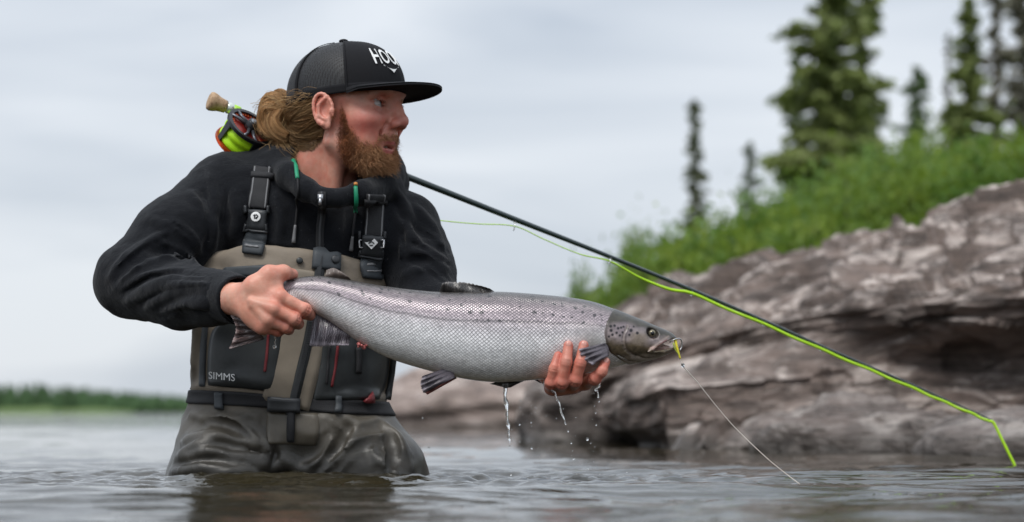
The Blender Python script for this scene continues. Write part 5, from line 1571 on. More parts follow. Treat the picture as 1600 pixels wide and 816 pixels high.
# dark irregular spots above the lateral line, a few below
wob = m.n('ShaderNodeTexNoise'); m.l(uv, wob.inputs['Vector']); wob.inputs['Scale'].default_value = 160
vm = m.n('ShaderNodeVectorMath', operation='MULTIPLY_ADD'); m.l(wob.outputs['Color'], vm.inputs[0]); vm.inputs[1].default_value = (.0075, .0075, 0); m.l(uv, vm.inputs[2])
vo = m.n('ShaderNodeTexVoronoi', voronoi_dimensions='2D'); m.l(vm.outputs[0], vo.inputs['Vector']); vo.inputs['Scale'].default_value = 60
sx = m.sep(vo.outputs['Color'])
spot = m.math('LESS_THAN', vo.outputs['Distance'], m.math('MULTIPLY', m.math('SUBTRACT', sx[0], .24), .31))
up_ = m.ramp(m.math('ADD', y, m.math('MULTIPLY', sx[1], .030)), [(-.0, (1.0,)), (.012, (0.0,))])
upm = m.math('LESS_THAN', m.math('ADD', y, m.math('MULTIPLY', sx[1], .026)), .006)
spot = m.math('MULTIPLY', spot, upm)
base_ = m.mix(m.math('MULTIPLY', spot, .9), base_, (.012, .011, .016))
# lateral line
ll = m.ramp(m.math('ABSOLUTE', y), [(.0004, (1.0,)), (.0013, (0.0,))])
base_ = m.mix(m.math('MULTIPLY', ll, m.math('MULTIPLY', smask, .65)), base_, (.06, .055, .06))
gr = m.noise(uv, 260, 3, .6)
m.set(col=base_, metal=m.math('MULTIPLY', smask, .14), rough=m.math('ADD', .15, m.math('MULTIPLY', m.math('ADD', rnd, lines), .10)), spec=.75, coat=m.math('MULTIPLY', smask, .2), coatr=.12)
hgt = m.math('ADD', m.math('MULTIPLY', m.math('MULTIPLY', m.math('MINIMUM', edge, .22), smask), 3.0), m.math('MULTIPLY', m.math('ADD', fa, fb), m.math('MULTIPLY', smask, -.45)))
m.bump(m.math('ADD', hgt, m.math('MULTIPLY', gr, .15)), .55, .0011)
M_FISH = m.m
fish_o = np.array([cc3[NS // 2][0], FY, cc3[NS // 2][2]])
me.transform(Matrix.Translation(Vector(-fish_o)))
FISH = ob('salmon', me, M_FISH, label='large silver spotted salmon held level above the water, hook in its mouth', cat='fish', loc=fish_o)

# head
def prof(tab, u): t = np.array(tab, float); return np.interp(u, t[:, 0], t[:, 1])
h_top = [(930, 471), (945, 477), (964, 484), (996, 497), (1023, 508.5), (1040, 515.5), (1050, 520.5), (1056, 526), (1060, 534), (1063, 540)]
h_bot = [(930, 579), (950, 575), (983, 570.5), (1005, 566), (1023, 561.5), (1040, 555.5), (1050, 551), (1057, 547.5), (1060, 543), (1063, 540)]
h_w = [(930, .0535), (945, .0525), (964, .0485), (996, .040), (1023, .031), (1040, .024), (1050, .018), (1056, .012), (1060, .006), (1063, .001)]
S = Sdf((P(925, 0, FY)[0], FY - .062, P(0, 588, FY)[2]), (P(1070, 0, FY)[0], FY + .062, P(0, 462, FY)[2]), .00115)
def headf(x, y, z):
    u = 800 + x / FY * F
    t = HC - (prof(h_top, u) - VH) / F * FY; b = HC - (prof(h_bot, u) - VH) / F * FY; w = prof(h_w, u)
    zc = (t + b) / 2; hz = np.maximum((t - b) / 2, 1e-4); w = np.maximum(w, 1e-4)
    q = np.sqrt((np.abs((z - zc) / hz))**2.15 + (np.abs(y - FY) / w)**2.15)
    return (q - 1) * np.minimum(hz, w) * .8
S.fn(headf, S.lo, S.lo + S.n * S.h)
def gillcut(x, y, z):      # rounded rear edge of the gill cover
    u = 800 + x / FY * F; v = VH - (z - HC) / FY * F
    e = np.interp(v.ravel(), [462, 478, 487, 505, 522, 540, 552, 562, 572, 590], [972, 962, 955, 946, 942, 945, 951, 965, 984, 1000]).reshape(v.shape)
    return (u - e) / F * FY * .8
S.fn(gillcut, S.lo, S.lo + S.n * S.h, .003, 'sub')
# mouth gape: wedge right through the jaws, slightly narrower inside
Z_ = lambda v: HC - (v - VH) / F * FY
X_ = lambda u: (u - 800) / F * FY
def gape(x, y, z):
    u = 800 + x / FY * F; v = VH - (z - HC) / FY * F
    up = np.interp(u, [1012, 1030, 1046, 1056, 1066], [546, 539.5, 531, 530, 529]); dn = np.interp(u, [1012, 1030, 1046, 1060, 1066], [547, 549, 546.5, 541.5, 539])
    return np.maximum(np.maximum(up - v, v - dn), 1013 - u) / F * FY
S.fn(gape, (X_(1005), FY - .06, Z_(556)), (X_(1070), FY + .06, Z_(522)), .0015, 'sub')
S.ell((X_(1030), FY, Z_(544)), (.020, .016, .006), .004)
for s in (-1, 1):
    def Yd(u, k=.90): return FY + s * float(prof(h_w, u)) * k
    # upper jaw bone, lower lip
    S.chain([(X_(1048), Yd(1048, .85), Z_(528)), (X_(1030), Yd(1030, .97), Z_(538)), (X_(1016), Yd(1016, 1.0), Z_(548)), (X_(1010), Yd(1010, 1.0), Z_(551))], [.0016, .0020, .0022, .0015], .003)
    S.chain([(X_(1014), Yd(1014, .98), Z_(552)), (X_(1035), Yd(1035, .92), Z_(550)), (X_(1052), Yd(1052, .8), Z_(545))], [.0015, .0022, .0020], .003)
    # eye socket and the grooves of the cheek plates
    S.ell((X_(1017), Yd(1017, .80), Z_(522)), (.0105, .008, .0095), .004, 'sub')
    for pts in ([(978, 512), (971, 530), (975, 548), (990, 557)], [(990, 556), (1010, 561), (1030, 558)], [(962, 556), (980, 564), (1000, 566)]):
        q = catmull(np.array(pts, float), 10)
        S.chain([(X_(a), Yd(a, math.sqrt(max(.08, 1 - abs((b - (prof(h_top, a) + prof(h_bot, a)) / 2) / ((prof(h_bot, a) - prof(h_top, a)) / 2))**2.15))), Z_(b)) for a, b in q], .0011, .0025, 'sub')
fV, fQ = S.extract(1)
u = 800 + fV[:, 0] / FY * F; v = VH - (fV[:, 2] - HC) / FY * F
rel = (v - prof(h_top, u)) / np.maximum(prof(h_bot, u) - prof(h_top, u), 1)
ct = np.array([(.040, .038, .030), (.052, .048, .038), (.20, .175, .175), (.36, .31, .325), (.15, .118, .075), (.12, .095, .062), (.42, .36, .31), (.50, .44, .39)])
colr = np.stack([np.interp(rel + .05 * fbm(fV * 60, 3, 2), [0, .22, .34, .48, .64, .80, .90, 1.0], ct[:, k]) for k in range(3)], 1)
colr *= (1 + .45 * fbm(fV * 150, 4, 5))[:, None]
def blot(c, r, w, col_, aspect=1.0):
    global colr
    k = np.clip(np.exp(-(((u - c[0]) / r)**2 + ((v - c[1]) / (r * aspect))**2) ** 2) * w, 0, 1)[:, None]; colr = colr * (1 - k) + np.array(col_) * k
blot((972, 516), 20, .55, (.40, .34, .40), .55); blot((996, 530), 16, .5, (.28, .23, .14), .7); blot((1000, 518), 12, .4, (.42, .38, .42), .5)
for p, r in (((952, 512), 2.3), ((958, 511), 2.2), ((963.5, 515), 2.2), ((952.5, 518.5), 2.5), ((961, 522), 2.0), ((968, 514), 1.9), ((983.5, 518), 2.8), ((993.5, 522), 2.4), ((978, 515), 2.0), ((954.5, 525), 2.1), ((966, 526), 1.9), ((972, 512.5), 1.8), ((981, 525), 1.9), ((949, 528), 1.8), ((970, 521), 1.6), ((988, 512), 1.5), ((1012, 508), 1.5)):
    blot(p, r, 1.2, (.012, .012, .016))
def stroke(pts, r, w, col_):
    for a_, b_ in catmull(np.array(pts, float), 26): blot((a_, b_), r, w, col_)
stroke([(957, 488), (948, 505), (944.5, 522), (947, 538), (953, 551)], 2.2, .5, (.03, .026, .022))
stroke([(978, 510), (972, 528), (975, 546), (988, 556)], 1.5, .5, (.42, .36, .33))
stroke([(981, 512), (975, 528), (978, 544), (991, 553)], 1.5, .5, (.05, .04, .03))
stroke([(985, 560), (1005, 563.5), (1030, 559), (1050, 552)], 1.8, .7, (.58, .52, .48))
stroke([(955, 556), (970, 562), (990, 566)], 1.5, .6, (.07, .055, .045)); stroke([(950, 560), (966, 567), (984, 570)], 1.4, .6, (.40, .32, .28))
blot((1017, 522), 10, .9, (.045, .04, .034), .8); blot((1034, 519), 6, .8, (.03, .027, .024), .6)
stroke([(1043, 526), (1030, 534), (1016, 545), (1011, 550)], 1.4, .5, (.36, .29, .26)); stroke([(1018, 548), (1030, 538.5), (1040, 532)], 1.2, .8, (.25, .12, .11))
mouth_in = ((u > 1011) & (v > 529) & (v < 552) & (np.abs(fV[:, 1] - FY) < prof(h_w, u) * .86)); colr[mouth_in] = (.46, .33, .30)
blot((1020, 545), 7, .9, (.50, .36, .33), .45); blot((1035, 540), 7, .5, (.45, .36, .33), .35)
blot((1003, 566), 26, .45, (.50, .44, .40), .2)
me = new_mesh('head', fV, fQ); set_col(me, np.clip(colr * np.array([.80, .76, .72]), .008, .9))
m = Mat('salmon_head_skin'); co = m.coord()
n1 = m.noise(co, 300, 4, .6); m.set(col=m.mix(.4, m.attr(), m.mix(n1, (.05, .05, .05), (.95, .95, .95)), 'SOFT_LIGHT'), rough=.34, metal=.05, spec=.4, coat=.12, coatr=.08)
m.bump(m.math('ADD', n1, m.noise(co, 90, 3)), .25, .0014); M_FHEAD = m.m
FHEAD = pob('head', me, M_FHEAD, FISH)
m_ring = simple('fish_iris', (.20, .175, .115), .15, metal=.5, var=.3, scale=300); m_pup = simple('fish_pupil', (.004, .004, .006), .05)
for s in (-1, 1):
    c = np.array([X_(1017), FY + s * (float(prof(h_w, 1017)) * .80 + .0006), Z_(522)])
    b = MB(); b.sphere(c, (.0058, .0046, .0058), 24, 16); ey = pob('eye', b.mesh('eye'), m_ring, FISH)
    b = MB(); b.sphere(c + np.array([.0004, s * .0034, 0]), (.0033, .0020, .0034), 16, 10); pob('pupil', b.mesh('pupil'), m_pup, ey)

# fins
def fin_mat(name, col_, col2, tr=.25):
    m = Mat(name); uv = m.n('ShaderNodeUVMap', uv_map='UVMap').outputs[0]; x, y, _ = m.sep(uv)
    wob = m.noise(uv, 9, 3)
    ray = m.math('SINE', m.math('ADD', m.math('MULTIPLY', x, 120.0), m.math('MULTIPLY', wob, 14.0)))
    rf = m.ramp(ray, [(0.35, (0.0,)), (0.8, (1.0,))])
    cl_ = m.mix(rf, col_, col2); cl_ = m.mix(m.math('MULTIPLY', m.noise(uv, 5, 4), .4), cl_, (.02, .018, .018))
    cl_ = m.mix(m.ramp(y, [(.82, (0.0,)), (.97, (.7,))]), cl_, tuple(min(1, c_ * 1.5 + .05) for c_ in col2))
    m.set(col=cl_, rough=.28, spec=.5, coat=.2)
    m.bump(ray, .25, .0008)
    t_ = m.n('ShaderNodeBsdfTranslucent'); m.l(cl_, t_.inputs['Color']); mx = m.n('ShaderNodeMixShader'); mx.inputs[0].default_value = tr
    m.l(m.b.outputs[0], mx.inputs[1]); m.l(t_.outputs[0], mx.inputs[2]); m.l(mx.outputs[0], m.out.inputs['Surface'])
    return m.m
def fin(name, base, tip, m, Yb, Yt, nb=34, nt=12, ripple=.0022, thick=.0013, jag=0.0, seed=0, scallop=1.0):
    rg_ = np.random.default_rng(seed)
    A = catmull(np.array(base, float), nb); B = catmull(np.array(tip, float), nb)
    f = np.linspace(0, 1, nt)
    jg = 1 - jag * np.abs(np.sin(np.arange(nb) * 1.35 + seed)) * rg_.uniform(.3, 1, nb)
    G = A[:, None] + (B - A)[:, None] * (f[None, :, None] * jg[:, None, None])
    Yy = Yb + (Yt - Yb) * f[None] + ripple * np.sin(np.arange(nb)[:, None] * .9 + seed) * f[None] + ripple * 1.5 * np.sin(f[None] * 5 + np.arange(nb)[:, None] * .15)
    C3 = np.stack([(G[..., 0] - 800) / F * Yy, Yy, HC - (G[..., 1] - VH) / F * Yy], -1)
    th = thick * (1 - .8 * f)[None, :, None] * np.array([0, 1.0, 0])
    V = np.concatenate([(C3 - th).reshape(-1, 3), (C3 + th).reshape(-1, 3)]); n = nb * nt
    idx = np.arange(n).reshape(nb, nt); q = np.stack([idx[:-1, :-1], idx[1:, :-1], idx[1:, 1:], idx[:-1, 1:]], -1).reshape(-1, 4)
    rim = [np.stack([e[:-1], e[1:], e[1:] + n, e[:-1] + n], -1) for e in (idx[0, :], idx[-1, ::-1], idx[::-1, 0], idx[:, -1])]
    me = new_mesh(name, V, np.concatenate([q, q[:, ::-1] + n] + rim))
    bm = bmesh.new(); bm.from_mesh(me); bmesh.ops.recalc_face_normals(bm, faces=bm.faces); bm.to_mesh(me); bm.free()
    uvv = np.stack(np.meshgrid(np.linspace(0, 1, nb), f, indexing='ij'), -1).reshape(-1, 2); set_uv(me, np.concatenate([uvv, uvv]))
    me.polygons.foreach_set('use_smooth', np.ones(len(me.polygons), dtype=bool))
    return pob(name, me, m, FISH)
MF_D = fin_mat('dorsal_fin_skin', (.035, .032, .030), (.095, .085, .080), .1)
MF_P = fin_mat('pale_fin_skin', (.10, .085, .105), (.34, .30, .34), .3)
MF_T = fin_mat('tail_fin_skin', (.07, .05, .05), (.24, .17, .165), .2)
MF_R = fin_mat('reddish_fin_skin', (.26, .06, .05), (.36, .12, .10), .3)
fin('dorsal_fin', [(684, 462), (705, 463), (735, 463), (779, 460)], [(691, 442), (702, 439.5), (733, 441.5), (764, 450)], MF_D, FY, FY - .006, jag=.12, seed=2)
fin('adipose_fin', [(552, 442), (535, 440), (520, 438), (508, 437)], [(545, 433), (532, 424), (521, 419), (510, 422)], simple('adipose_skin', (.13, .10, .085), .35, var=.3), FY, FY - .002, 20, 8)
fin('anal_fin', [(492, 484), (508, 492), (530, 510), (548, 524)], [(483, 542), (500, 543), (522, 541), (545, 540)], MF_P, FY - .004, FY - .012, jag=.06, seed=4)
fin('pelvic_fin', [(700, 574), (708, 580), (711, 590)], [(659, 588), (656, 602), (661, 615)], MF_P, FY - .026, FY - .040, 24, 12, jag=.05, seed=6)
fin('pelvic_fin', [(703, 582), (710, 588), (714, 591)], [(662, 602), (663, 612), (668, 617)], MF_R, FY + .006, FY - .022, 24, 12, seed=7)
fin('pectoral_fin', [(946, 536), (951, 544), (951, 556)], [(902, 546), (908, 559), (924, 572)], MF_P, FY - .052, FY - .072, 26, 12, jag=.10, seed=9)
fin('pectoral_fin', [(850, 586), (820, 590), (790, 592)], [(808, 598), (795, 606), (765, 600)], MF_D, FY + .020, FY + .012, 24, 10, seed=11)
fin('tail_fin', [(386, 494), (398, 510), (414, 530)], [(350, 466), (360, 492), (368, 515), (357, 546)], MF_T, FY, FY - .004, 46, 16, ripple=.003, thick=.005, jag=.05, seed=13)
b = MB(); c = P(566, 538, FY - .016); rg = np.random.default_rng(5)
for i in range(9): b.sphere(c + rg.normal(size=3) * np.array([.006, .004, .003]), rg.uniform(.002, .004), 10, 8)
pob('vent', b.mesh('vent'), simple('vent_skin', (.50, .14, .13), .25, var=.3, scale=300), FISH)

# ------------------------------------------------------------------ fly rod, reel, line, fly, drops
RODP = [(330, 158.3), (620, 270), (800, 341), (960, 404), (1085, 455), (1195, 502), (1283, 541), (1358, 573), (1424, 601), (1478, 625), (1520, 643), (1548, 656)]
def rodY(u): return float(np.interp(u, [330, 620, 1548], [3.63, 3.765, 4.30]))
rp = np.array([P(u, v, rodY(u)) for u, v in RODP])
rc_ = catmull(rp, 120)
M_CORK = Mat('cork'); co = M_CORK.coord()
M_CORK.set(col=M_CORK.ramp(M_CORK.noise(co, 160, 5, .7), [(.3, (.16, .085, .04)), (.5, (.44, .29, .17)), (.8, (.52, .37, .24))]), rough=.75); M_CORK.bump(M_CORK.noise(co, 200, 4), .4, .001); M_CORK = M_CORK.m
M_BLANK = simple('rod_blank', (.006, .020, .020), .18, var=.3, scale=40, coat=.5)
M_LIME = simple('lime_line', (.50, .86, .015), .38, var=.12, scale=300)
M_REELB = simple('black_anodised', (.020, .021, .024), .32, metal=.4, var=.2)
M_REELO = simple('orange_anodised', (.52, .075, .012), .28, metal=.65, var=.25, scale=90)
M_REELR = simple('red_anodised', (.24, .018, .012), .3, metal=.5, var=.2)
M_SEAT = simple('silver_seat', (.62, .66, .62), .3, metal=.7, var=.15)
M_SEATG = simple('lime_seat', (.36, .66, .04), .35, var=.1)
ROD = ob('fly_rod', None, label='dark green fly rod with cork butt resting across the angler\'s shoulder', cat='fishing rod', loc=rp[0])
b = MB(); rb = np.concatenate([rc_[1:], ]); b.tube(rb, np.interp(np.linspace(0, 1, len(rb)), [0, .25, .6, 1], [.0075, .0044, .0030, .0015]), 10); pob('blank', b.mesh('blank'), M_BLANK, ROD)
ax = rc_[6] - rc_[0]; ax /= np.linalg.norm(ax)
def at(u): 
    k = (u - 330) / 290.; return rp[0] + (rp[1] - rp[0]) * k
b = MB(); Lk = np.linalg.norm(at(352) - at(326))
b.lathe([(0, .0125), (.0015, .0160), (.006, .0172), (.012, .0160), (.020, .0130), (Lk * .85, .0118), (Lk, .0112)], at(326), ax, 28); pob('butt_cork', b.mesh('butt_cork'), M_CORK, ROD)
b = MB(); b.lathe([(0, .0085), (.004, .0105), (.012, .0105), (.014, .0092), (.022, .0092)], at(352), ax, 24); pob('seat_ring', b.mesh('seat_ring'), M_SEAT, ROD)
b = MB(); b.lathe([(0, .0098), (.012, .0098), (.016, .0085)], at(361), ax, 24); pob('seat_band', b.mesh('seat_band'), M_SEATG, ROD)
b = MB(); b.lathe([(0, .0088), (.02, .0088), (.11, .0088), (.12, .0105)], at(370), ax, 24); pob('reel_seat', b.mesh('reel_seat'), M_SEAT, ROD)
b = MB(); b.lathe([(0, .0105), (.01, .0135), (.06, .0128), (.14, .0125), (.17, .009)], at(482), ax, 24); pob('grip_cork', b.mesh('grip_cork'), M_CORK, ROD)
# guides
GU = [(800, .0085), (960, .0062), (1085, .0052), (1195, .0046), (1283, .0042), (1358, .0040), (1424, .0038), (1478, .0036), (1520, .0034), (1546, .0032)]
gpos = []; GLINT = []; M_GUIDE = simple('bright_wire', (.85, .86, .86), .25, metal=.8, var=.05)
for gu, r in GU:
    k = np.argmin(np.abs(800 + rc_[:, 0] / rc_[:, 1] * F - gu)); p = rc_[k]; t = rc_[min(k + 1, 119)] - rc_[k - 1]; t /= np.linalg.norm(t)
    dn = np.array([0, -.25, -1.0]); dn -= t * (dn @ t); dn /= np.linalg.norm(dn)
    c = p + dn * (r + .0055 if gu < 900 else r + .003); gpos.append(c)
    s_ = np.cross(t, dn); b = MB(); a = np.linspace(0, 2 * math.pi, 19)
    tl = t * .35
    b.tube(np.array([c + r * (math.cos(x) * dn + math.sin(x) * (s_ * .8 + tl * .9)) for x in a]), .0009, 6, False)
    for s in (-1, 1): b.tube(np.array([p + t * s * .012, p + t * s * .006 + dn * .003, c - dn * r * .75 + t * s * .001]), .0008, 5)
    pob('line_guide', b.mesh('line_guide'), M_GUIDE, ROD)
# reel
RC = P(386, 208, 3.625); nA = np.array([.56, -.50, .66]); nA /= np.linalg.norm(nA)
e1 = ax - nA * (ax @ nA); e1 /= np.linalg.norm(e1); e2 = np.cross(nA, e1)
if e2[2] < 0: e2 = -e2
def RL(x, y, z): return RC + e1 * x + e2 * y + nA * z
REEL = ob('reel', None, None, None); REEL.location = RC; under(REEL, ROD)
def disc_ring(r0, r1, z0, z1, m, name, parent, seg=48, arc_=(0, 2 * math.pi)):
    b = MB(); V = []; full = abs(arc_[1] - arc_[0] - 2 * math.pi) < 1e-6; ns = seg if full else seg + 1
    for (r, z) in ((r0, z0), (r1, z0), (r1, z1), (r0, z1)):
        for j in range(ns):
            a = arc_[0] + (arc_[1] - arc_[0]) * j / seg; V.append(RL(r * math.cos(a), r * math.sin(a), z))
    Fc = []
    for k in range(4):
        for j in range(seg):
            j2 = (j + 1) % ns; Fc.append((k * ns + j, k * ns + j2, ((k + 1) % 4) * ns + j2, ((k + 1) % 4) * ns + j))
    if not full: Fc += [(0, ns, 2 * ns, 3 * ns), (ns - 1, 4 * ns - 1, 3 * ns - 1, 2 * ns - 1)]
    b.add(np.array(V), Fc); me = b.mesh(name, False)
    bm = bmesh.new(); bm.from_mesh(me); bmesh.ops.recalc_face_normals(bm, faces=bm.faces); bm.to_mesh(me); bm.free()
    return pob(name, me, m, parent)
R_ = .0455
disc_ring(.012, R_, -.0300, -.0265, M_REELO, 'back_plate', REEL)
disc_ring(.040, R_ * 1.015, -.0322, -.0300, M_REELO, 'back_rim', REEL)
b = MB(); prof_ = [(-.0265, .030)] + [(z, .0400 + .0010 * math.sin(i * 2.1) + .0016 * math.sin(i * .33)) for i, z in enumerate(np.linspace(-.0260, .0095, 40))] + [(.010, .030)]
b.lathe(prof_, RC, nA, 48); pob('wound_line', b.mesh('wound_line'), M_LIME, REEL)
disc_ring(.0385, R_, .0100, .0165, M_REELB, 'front_rim', REEL)
disc_ring(.0, .0385, .0098, .0108, M_REELR, 'spool_wall', REEL)
for k in range(40):     # drilled teeth round the inside of the rim
    a = 2 * math.pi * k / 40
    b = MB(); c = RL(.0350 * math.cos(a), .0350 * math.sin(a), .0118); b.box(c, (.0028, .0012, .0016), np.stack([e1 * math.cos(a) + e2 * math.sin(a), -e1 * math.sin(a) + e2 * math.cos(a), nA], 1))
    pob('rim_tooth', b.mesh('rim_tooth', False), M_REELO, REEL)
for k in range(3):
    a = math.radians(28 + 120 * k); b = MB()
    d_ = e1 * math.cos(a) + e2 * math.sin(a); s_ = -e1 * math.sin(a) + e2 * math.cos(a)
    for q in (-.30, .30):
        b.tube(np.array([RL(0, 0, .0148) + d_ * .011 + s_ * .004 * np.sign(q), RL(0, 0, .0148) + d_ * .026 + s_ * .006 * np.sign(q), RL(0, 0, .0142) + (e1 * math.cos(a + q) + e2 * math.sin(a + q)) * .0400]), [.0034, .0026, .0034], 8)
    pob('spoke', b.mesh('spoke'), simple('spoke_grey', (.12, .125, .14), .3, metal=.6), REEL)
b = MB(); b.lathe([(.0105, .0125), (.018, .0125), (.021, .0105), (.026, .0100), (.0275, .0085)], RC, nA, 32); pob('hub_cap', b.mesh('hub_cap'), M_REELB, REEL)
b = MB(); b.lathe([(.0275, .0070), (.0285, .0064)], RC, nA, 28); pob('hub_badge', b.mesh('hub_badge'), simple('hub_grey', (.20, .22, .24), .35, metal=.5), REEL)
b = MB(); hp = RL(.022, -.020, .0165); b.lathe([(0, .0045), (.004, .0052), (.012, .0066), (.018, .0060), (.0195, .0035)], hp, nA, 20); pob('handle_knob', b.mesh('handle_knob'), M_REELB, REEL)
for a in (math.radians(-70), math.radians(-20), math.radians(200), math.radians(95)):
    b = MB(); q = (e1 * math.cos(a) + e2 * math.sin(a)) * .0435; t_ = np.cross(nA, q); t_ /= np.linalg.norm(t_)
    b.add(np.array([RC + q * f_ + t_ * w_ + nA * z_ for f_ in (.96, 1.03) for w_, z_ in ((-.005, -.029), (.005, -.029), (.008, .014), (-.008, .014))]), [(0, 1, 2, 3), (7, 6, 5, 4), (0, 4, 5, 1), (1, 5, 6, 2), (2, 6, 7, 3), (3, 7, 4, 0)])
    pob('frame_pillar', b.mesh('frame_pillar', False), M_REELB, REEL)
k_ = at(392); b = MB(); b.tube(np.array([RC + (k_ - RC) * .60, RC + (k_ - RC) * .88]), [.006, .008], 12); b.tube(np.array([k_ - ax * .032, k_ - ax * .01 + (RC - k_) * .16, k_ + ax * .01 + (RC - k_) * .16, k_ + ax * .032]), [.003, .006, .006, .003], 10)
pob('reel_foot', b.mesh('reel_foot'), M_REELB, REEL)
b = MB(); b.tube(catmull(np.array([RL(.030, -.022, -.006), RL(.034, -.036, -.002), RL(.042, -.044, .004), RL(.040, -.052, .006)]), 12), .0009, 6); pob('line_tag', b.mesh('line_tag'), M_LIME, REEL)

# fly line threaded through the guides: thin running line, then the thick head
lp = [P(560, 318, 3.80), P(640, 338, 3.80), P(690, 345, rodY(700)), P(745, 350, rodY(745)), gpos[0], P(850, 374, rodY(850) - .004), P(905, 397, rodY(905) - .004), gpos[1], P(1000, 434, rodY(1000) - .006), P(1045, 452, rodY(1045) - .006)]
for i in range(2, len(gpos)):
    lp.append(gpos[i] + np.array([0, -.004, .001]))
    if i < len(gpos) - 1: lp.append((gpos[i] + gpos[i + 1]) / 2 + np.array([0, -.006, -.001]))
lp += [P(1553, 662, 4.295), P(1568, 692, 4.295), P(1584, 724, 4.295), P(1586, 729.5, 4.295)]
lc_ = catmull(np.array(lp), 220); lu = 800 + lc_[:, 0] / lc_[:, 1] * F
b = MB(); b.tube(lc_, np.interp(lu, [560, 900, 985, 1040, 1600], [.0008, .0010, .0018, .0031, .0029]), 9)
b.build('fly_line', M_LIME, label='bright lime green fly line running through the rod guides into the water', cat='fishing line')

# fly in the fish's jaw and the leader that runs from it into the water
FLY = ob('fishing_fly', None, label='small yellow tube fly with bent silver hook in the salmon\'s mouth', cat='fishing fly', loc=P(1060, 541, FY - .012))
b = MB(); b.tube(catmull(PL([(1055, 531, FY - .014), (1057, 540, FY - .016), (1060, 551, FY - .017), (1063, 561, FY - .017)]), 14), np.linspace(.0026, .0013, 14), 9); pob('tube_body', b.mesh('tube_body'), simple('yellow_tube', (.72, .62, .03), .3, var=.15), FLY)
b = MB(); b.tube(catmull(PL([(1046, 535, FY - .016), (1053, 531, FY - .018), (1061, 529, FY - .016), (1065, 533, FY - .012), (1065, 542, FY - .010), (1062, 548, FY - .012)]), 26), .0011, 7); pob('hook', b.mesh('hook'), M_METAL, FLY)
b = MB(); b.tube(catmull(PL([(1052, 536, FY - .017), (1055, 546, FY - .018), (1062, 556, FY - .018)]), 10), np.linspace(.0012, .0006, 10), 6); pob('hackle', b.mesh('hackle'), simple('green_hackle', (.35, .45, .06), .5), FLY)
b = MB(); b.tube(catmull(PL([(1063, 561, FY - .017), (1067, 572, FY - .016), (1090, 598, FY - .010), (1122, 638, FY - .002), (1152, 672, FY), (1196, 714, FY - .01), (1230, 742, FY - .02), (1250, 757, 3.228)]), 60), .0007, 6)
b.build('leader', simple('leader_nylon', (.62, .56, .50), .3, var=.1), label='thin pale leader running from the salmon\'s mouth down into the water', cat='fishing line')

# falling water
m = Mat('clear_water'); m.set(col=(1, 1, 1), rough=0.0, ior=1.333, trans=1.0); M_DROP = m.m
DY = 3.24
dm = MB(); dm.sphere((0, 0, 0), 1.0, 14, 10); drop_me = dm.mesh('water_drop'); drop_me.materials.append(M_DROP)
raw = [(193, 297, 8), (195, 230, 4), (238, 245, 4), (242, 270, 4), (224, 297, 4), (223, 446, 10), (675, 330, 11), (678, 245, 5), (678, 210, 4), (733, 235, 5), (735, 275, 4), (733, 320, 8), (735, 447, 10), (808, 287, 5), (858, 299, 5),
       (917, 363, 9), (933, 422, 8), (944, 500, 9), (940, 460, 5), (1055, 271, 7), (1057, 332, 7), (1013, 403, 13), (1030, 423, 5), (1050, 440, 4), (1043, 462, 4), (1122, 290, 3), (1072, 215, 8), (930, 150, 10), (1008, 112, 6), (628, 515, 5), (630, 552, 7),
       (632, 580, 9), (626, 440, 9), (905, 327, 7), (825, 446, 4), (1142, 210, 3), (1210, 568, 5), (1000, 560, 5), (1016, 548, 5), (960, 575, 5), (1075, 575, 5)]
rgd = np.random.default_rng(21)
for i_ in range(26):
    cx_ = [190, 640, 700, 740, 930, 1040, 1060][i_ % 7]; raw.append((cx_ + rgd.normal() * 22, rgd.uniform(170, 560), rgd.uniform(2.6, 5.5)))
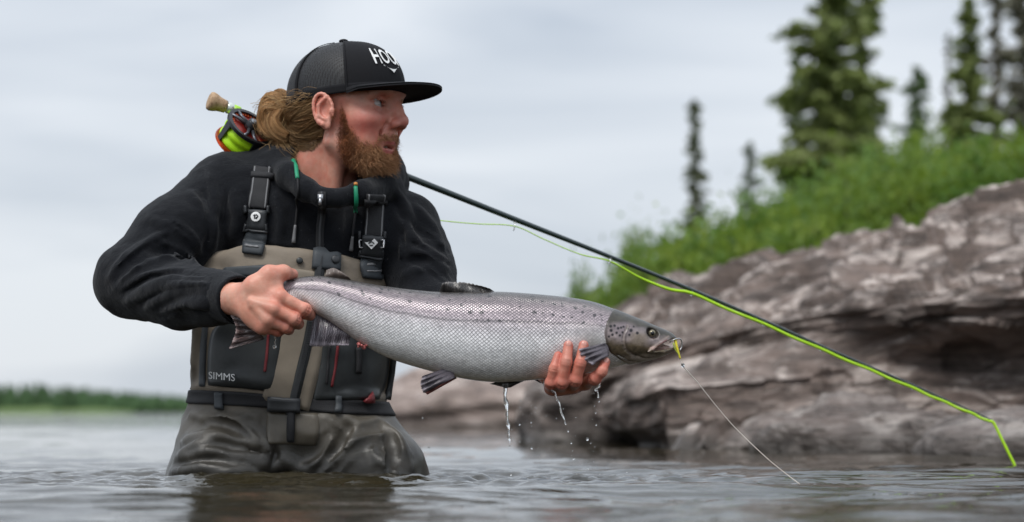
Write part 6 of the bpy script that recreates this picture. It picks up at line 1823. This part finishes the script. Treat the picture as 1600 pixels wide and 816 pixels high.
for x, y, d in raw:
    u, v = 600 + x / 3.188, 560 + y / 3.188
    side = 'from the salmon\'s pelvic fins' if u < 700 else 'beside the long water thread under the belly' if u < 850 else 'under the curved water thread of the supporting hand' if u < 905 else 'under the twisted splash of the supporting hand'
    size = 'tiny' if d < 5 else 'small' if d < 8 else 'large'
    o = ob('water_drop', drop_me, label='%s clear water drop falling %s' % (size, side), cat='water drop', group='drops falling from the salmon', loc=P(u, v, DY))
    r = d / 3.188 * .5 / F * DY; o.scale = (r, r, r * random.uniform(1.0, 1.45))
o = ob('water_drop', drop_me, label='hanging water drop under the hand that grips the tail', cat='water drop', loc=P(429, 542, 3.235)); o.scale = (.0028, .0028, .0034)
o = ob('water_drop', drop_me, label='water bead sliding down the pale leader below the fly', cat='water drop', loc=P(1067, 571, FY - .016)); o.scale = (.0030, .0030, .0036)
for i_, c in enumerate(GLINT):
    o = ob('water_drop', drop_me, label='water bead clinging to a guide of the fly rod', cat='water drop', group='beads on the rod guides', loc=c + np.array([.002, -.006, .001])); o.scale = (.0052, .0045, .0046)
def trickle(pts, r, label, seed):
    q = catmull(PL(pts), 60); t = np.linspace(0, 1, 60)
    rr = r * (1 - .55 * t) * (1 + .22 * np.sin(t * 23 + seed) + .14 * np.sin(t * 41 + seed * 2)); q[:, 0] += .0008 * np.sin(t * 20 + seed)
    b = MB(); b.tube(q, np.maximum(rr, .0004), 9); b.build('water_trickle', M_DROP, label=label, cat='water')
trickle([(789, 600, FY), (790, 625, FY), (793, 655, FY), (795, 676, FY), (796, 692, FY)], .0036, 'long thread of water pouring from the salmon\'s belly fin', 1)
trickle([(860, 609, 3.215), (867, 616, 3.215), (875, 636, 3.215), (883, 662, 3.215)], .0022, 'curved thread of water running off the supporting hand', 2)
trickle([(430, 520, 3.236), (430, 530, 3.236), (429, 541, 3.236)], .0012, 'short thread of water under the hand that grips the tail', 3)
trickle([(928, 598, 3.215), (936, 597, 3.215), (937, 603, 3.215), (931, 608, 3.215), (933, 612, 3.215), (936, 622, 3.215)], .0026, 'twisted splash of water under the thumb side of the supporting hand', 4)
